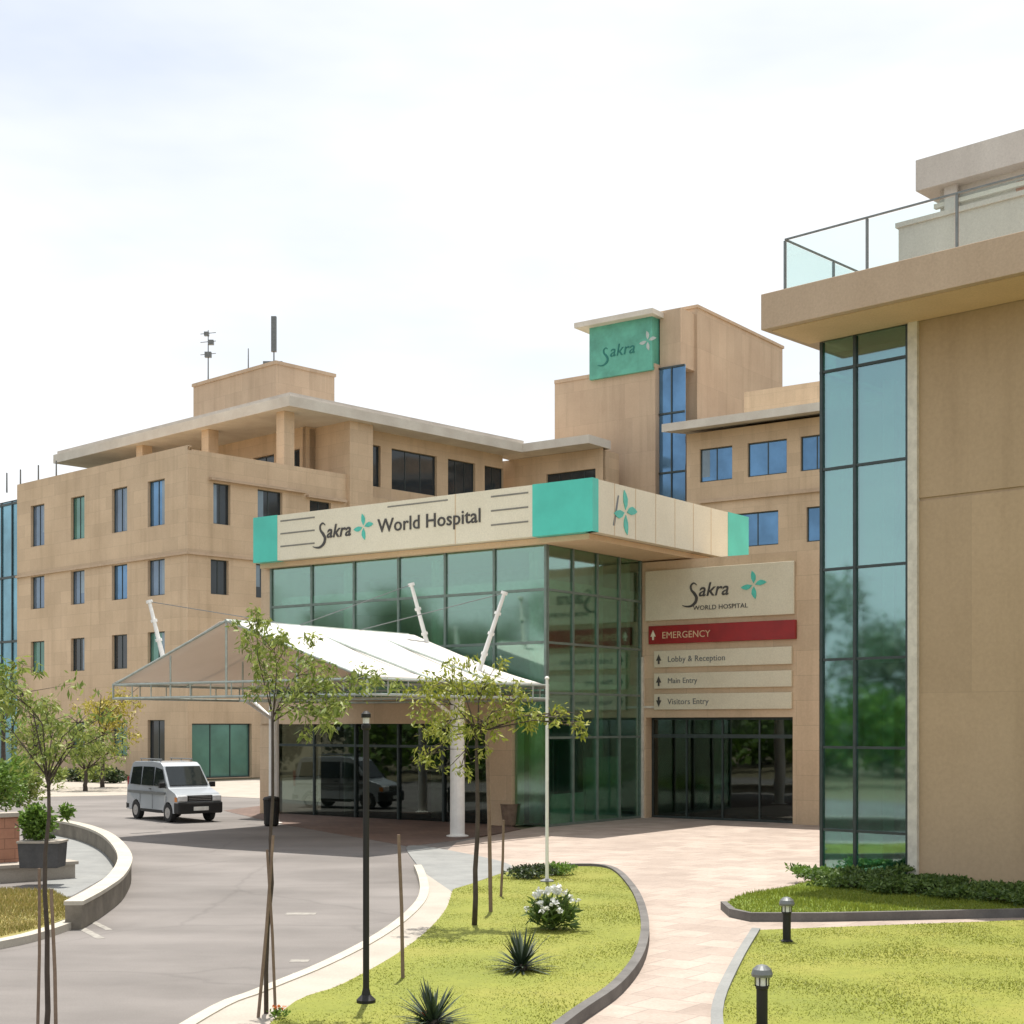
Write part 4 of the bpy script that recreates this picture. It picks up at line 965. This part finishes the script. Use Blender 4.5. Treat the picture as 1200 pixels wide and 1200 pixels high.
def flower_bush():
    p = g(648, 1090, .1); t_ = thing('flowering_bush', 'round bush with white flowers on the island lawn', 'bush', p)
    rr = random.Random(4); m = MB(); leaves(m, p+UP*.22, (.40,.40,.24), 900, .16, rr, -.8, 1, .22); m.build('foliage', M['leaf_m'], t_)
    m = MB(); 
    for _ in range(10): e = p+Vector((rr.gauss(0,.15), rr.gauss(0,.15), rr.uniform(.3,.5))); m.path([p, p.lerp(e,.5), e], [.015,.01,.005], 5)
    m.build('stem', M['bark'], t_)
    m = MB()
    for _ in range(26):
        a = rr.uniform(0, 6.28); e = rr.uniform(.1, 1.5); c = p+UP*.24+Vector((math.cos(a)*math.cos(e)*.36, math.sin(a)*math.cos(e)*.36, math.sin(e)*.36))
        leaves(m, c, (.06,.06,.05), 14, .055, rr, 0, 1, .9)
    m.build('flowers', M['petal'], t_)
flower_bush()
def spiky(p, r, label, seed):
    t_ = thing('spiky_plant', label, 'plant', p, 'spiky plants on the island lawn'); rr = random.Random(seed); m = MB()
    for i in range(110):
        a = rr.uniform(0, 6.28); e = R(rr.uniform(5, 72)); L_ = r*rr.uniform(.75, 1.1); dh = Vector((math.cos(a), math.sin(a), 0)); w = Vector((-math.sin(a), math.cos(a), 0))*.022
        P = []
        for q in (0, .35, .7, 1):
            c = p+dh*(L_*q*math.cos(e))+UP*(L_*q*math.sin(e)-.22*L_*q*q*math.cos(e)+.03); k = (1-q)*(.6+1.6*q) if q else .6
            P += [c-w*k, c+w*k]
        m.add(P, [(0,1,3,2), (2,3,5,4), (4,5,7,6)])
    m.build('leaves', M['spiky'], t_); m = MB(); m.lathe(p, [(.06,-.02), (.07,.05), (.02,.12)], 8); m.build('crown_base', M['bark'], t_)
spiky(g(611, 1138, .1), .56, 'dark spiky plant in the middle of the island lawn', 1)
spiky(g(507, 1204, .1), .48, 'dark spiky plant nearest the camera, at the bottom edge of the lawn', 2)
def shrub(name, p, r, n, size, mat, label, seed, group=None, cat='shrub'):
    t_ = thing(name, label, cat, Vector((p.x, p.y, p.z)), group); rr = random.Random(seed); m = MB(); c = p+UP*r[2]*.8
    leaves(m, c, r, n, size, rr, -.2)
    for _ in range(5): q = c+Vector((rr.gauss(0,.5)*r[0], rr.gauss(0,.5)*r[1], rr.uniform(.1,.9)*r[2])); leaves(m, q, (r[0]*.4, r[1]*.4, r[2]*.45), n//8, size, rr, -.2)
    m.build('foliage', M[mat], t_)
    m = MB()
    for _ in range(5): e = c+Vector((rr.gauss(0,.3)*r[0], rr.gauss(0,.3)*r[1], 0)); m.path([p, p.lerp(e,.5), e], [.03,.02,.01], 5)
    m.build('stem', M['bark'], t_); return t_
# ground cover at the top of the island
shrub('low_shrub', g(618,1030,.1), (.5,.4,.14), 700, .07, 'leaf_d', 'low dark ground cover clump at the left of the white pole', 11)
shrub('low_shrub', g(650,1026,.1), (.45,.4,.14), 600, .07, 'leaf_b', 'low brighter green clump directly behind the white pole', 12)
# orange flowers at bottom edge
for i, (x, d, lab) in enumerate(((327, 14.3, 'small orange flower clump by the stakes at the lower edge'), (497, 14.0, 'small orange flower clump beside the near spiky plant'))):
    p = at(x, d, .1); t_ = thing('flower_clump', lab, 'flowers', p, 'orange flower clumps'); rr = random.Random(20+i)
    m = MB(); leaves(m, p+UP*.06, (.12,.1,.06), 90, .05, rr, -.3); m.build('foliage', M['leaf_b'], t_)
    m = MB(); leaves(m, p+UP*.12, (.1,.08,.03), 26, .03, rr, 0, 1, .9); m.build('petals', M['petal_o'], t_)
# hedge along the right building
hd = G0+DB*.1-RB*.9
for i in range(9):
    p = G0+DB*(.62+i*1.05)-RB*(.78+.1*math.sin(i*2.1)); p.z = .1
    if i < 8:
        lab = ['first low hedge shrub, brighter green, at the foot of the glass corner', 'low dark hedge shrub second from the glass corner', 'hedge shrub below the pale trim beside the glass', 'hedge shrub against the beige wall, fourth from the glass corner', 'hedge shrub fifth from the glass corner, before the beige wall', 'hedge shrub sixth from the glass corner, near the right edge', 'hedge shrub seventh from the glass corner, at the right edge', 'hedge shrub last in the row, cut by the right edge'][i]
        shrub('hedge_shrub', p, (.72,.75,.12+.03*math.sin(i*1.7)), 1500, .085, ['leaf_b', 'leaf_m'][min(1, i//1)] if i < 1 else 'leaf_m', lab, 40+i, 'low hedge shrubs along the right building')
for i in range(7):
    p = G0+DB*(1.6+i*1.1)-RB*(1.75+.1*math.sin(i*1.3)); p.z = .1
    shrub('hedge_shrub', p, (.78,.68,.12+.03*math.sin(i*2.3)), 1100, .085, 'leaf_m', ['front row hedge shrub nearest the pointed end of the bed','front row hedge shrub second from the pointed end','front row hedge shrub third from the pointed end, below the pale trim','front row hedge shrub fourth from the pointed end','front row hedge shrub fifth from the pointed end','front row hedge shrub near the right edge of the photo','front row hedge shrub cut by the right edge of the photo'][i], 140+i, 'low hedge shrubs along the right building')
grass('bed_groundcover', bed, 30000, .08, .09, M['blade_green'], 'bright groundcover grass in the pointed bed by the glass corner', 5)
# planter shrubs at left edge
for i, (x, d, z, r, mt, lab) in enumerate(((-5, 29.5, 1.25, (.8,.7,.62), 'leaf_b', 'bright green shrub in the terracotta planter, cut by the left edge'), (44, 27.25, .86, (.40,.30,.36), 'leaf_b', 'bright green bushy plant growing in the dark grey planter box'),
        (22, 33, 1.15, (.8,.6,.55), 'leaf', 'paler shrub behind the terracotta planter'), (44, 29.2, .05, (.28,.35,.42), 'leaf_d', 'small dark shrub between the planter and curved wall'))):
    shrub('planter_shrub', at(x, d, z), r, 1400, .11, mt, lab, 60+i, 'shrubs around the planter')
# far shrubs and trees before the ward wing
for i, (x, w, h) in enumerate(((70, .95, .45), (92, .9, .4), (112, 1.0, .45), (134, .9, .38))):
    shrub('border_shrub', at(x, 78+i*-1.0, 0), (w, .8, h), 500, .2, ['leaf', 'leaf_d'][i % 2], 'low border shrub %s' % ['behind the leaning tree at the far left, before the ward block', 'second from the left before the ward block', 'third from the left before the ward block, dark', 'nearest the van in the border row'][i] , 70+i, 'border shrubs before the ward block')
def far_tree(x, d, h, r, mat, label, seed):
    b = at(x, d, 0); rr = random.Random(seed); L_ = []
    for k in range(7): L_.append((b.x+rr.gauss(0, r*.55), h-r*.6+rr.gauss(0, r*.45), r*rr.uniform(.4,.65), 230, rr.gauss(0, r*.4)))
    t_ = tree(b, L_, 'garden_tree', label, seed, d, .09, .22, 1.0, mat); t_['group'] = 'small trees before the ward block'
far_tree(120, 70, 4.3, 1.5, 'leaf_yy', 'yellow leaved small tree in front of the ward block, left of the van', 31)
far_tree(100, 66, 2.6, 1.3, 'leaf', 'small bushy tree left of the yellow one before the ward block', 32)
far_tree(38, 68, 3.8, 1.3, 'leaf', 'small grey green tree before the leftmost windows', 33)
far_tree(4, 64, 6.0, 2.0, 'leaf_b', 'bright green tree at the left edge before the blue glass bay', 34)

# woodland left of and behind the viewpoint, seen in the glass reflections
rr = random.Random(99); m = MB()
for i in range(46):
    x = -44-rr.uniform(0, 12); y = -70+3.1*i; h = rr.uniform(8, 12.5) if y < 12 else rr.uniform(10, 14)
    for k in range(8 if y < 12 else 10): leaves(m, Vector((x+rr.gauss(0,1.6), y+rr.gauss(0,1.6), h*rr.uniform(.1,.82))), (2.6,2.6,2.4), 260, .42, rr, 0, 1, .9)
o = m.build('far_wood', M['leaf_far']); tag(o, 'tall wood left of the viewpoint, seen only mirrored in the glass', 'wood', kind='stuff')
m = MB()
for i in range(30):
    for k in range(4): leaves(m, Vector((-33-rr.random()*5, -50+i*3.1, rr.uniform(.8, 4.5))), (2.2,2.2,1.8), 90, .5, rr, 0, 1, .8)
o = m.build('far_wood', M['leaf_b']); tag(o, 'lighter bushes before the tall wood, seen only mirrored in the glass', 'wood', kind='stuff')
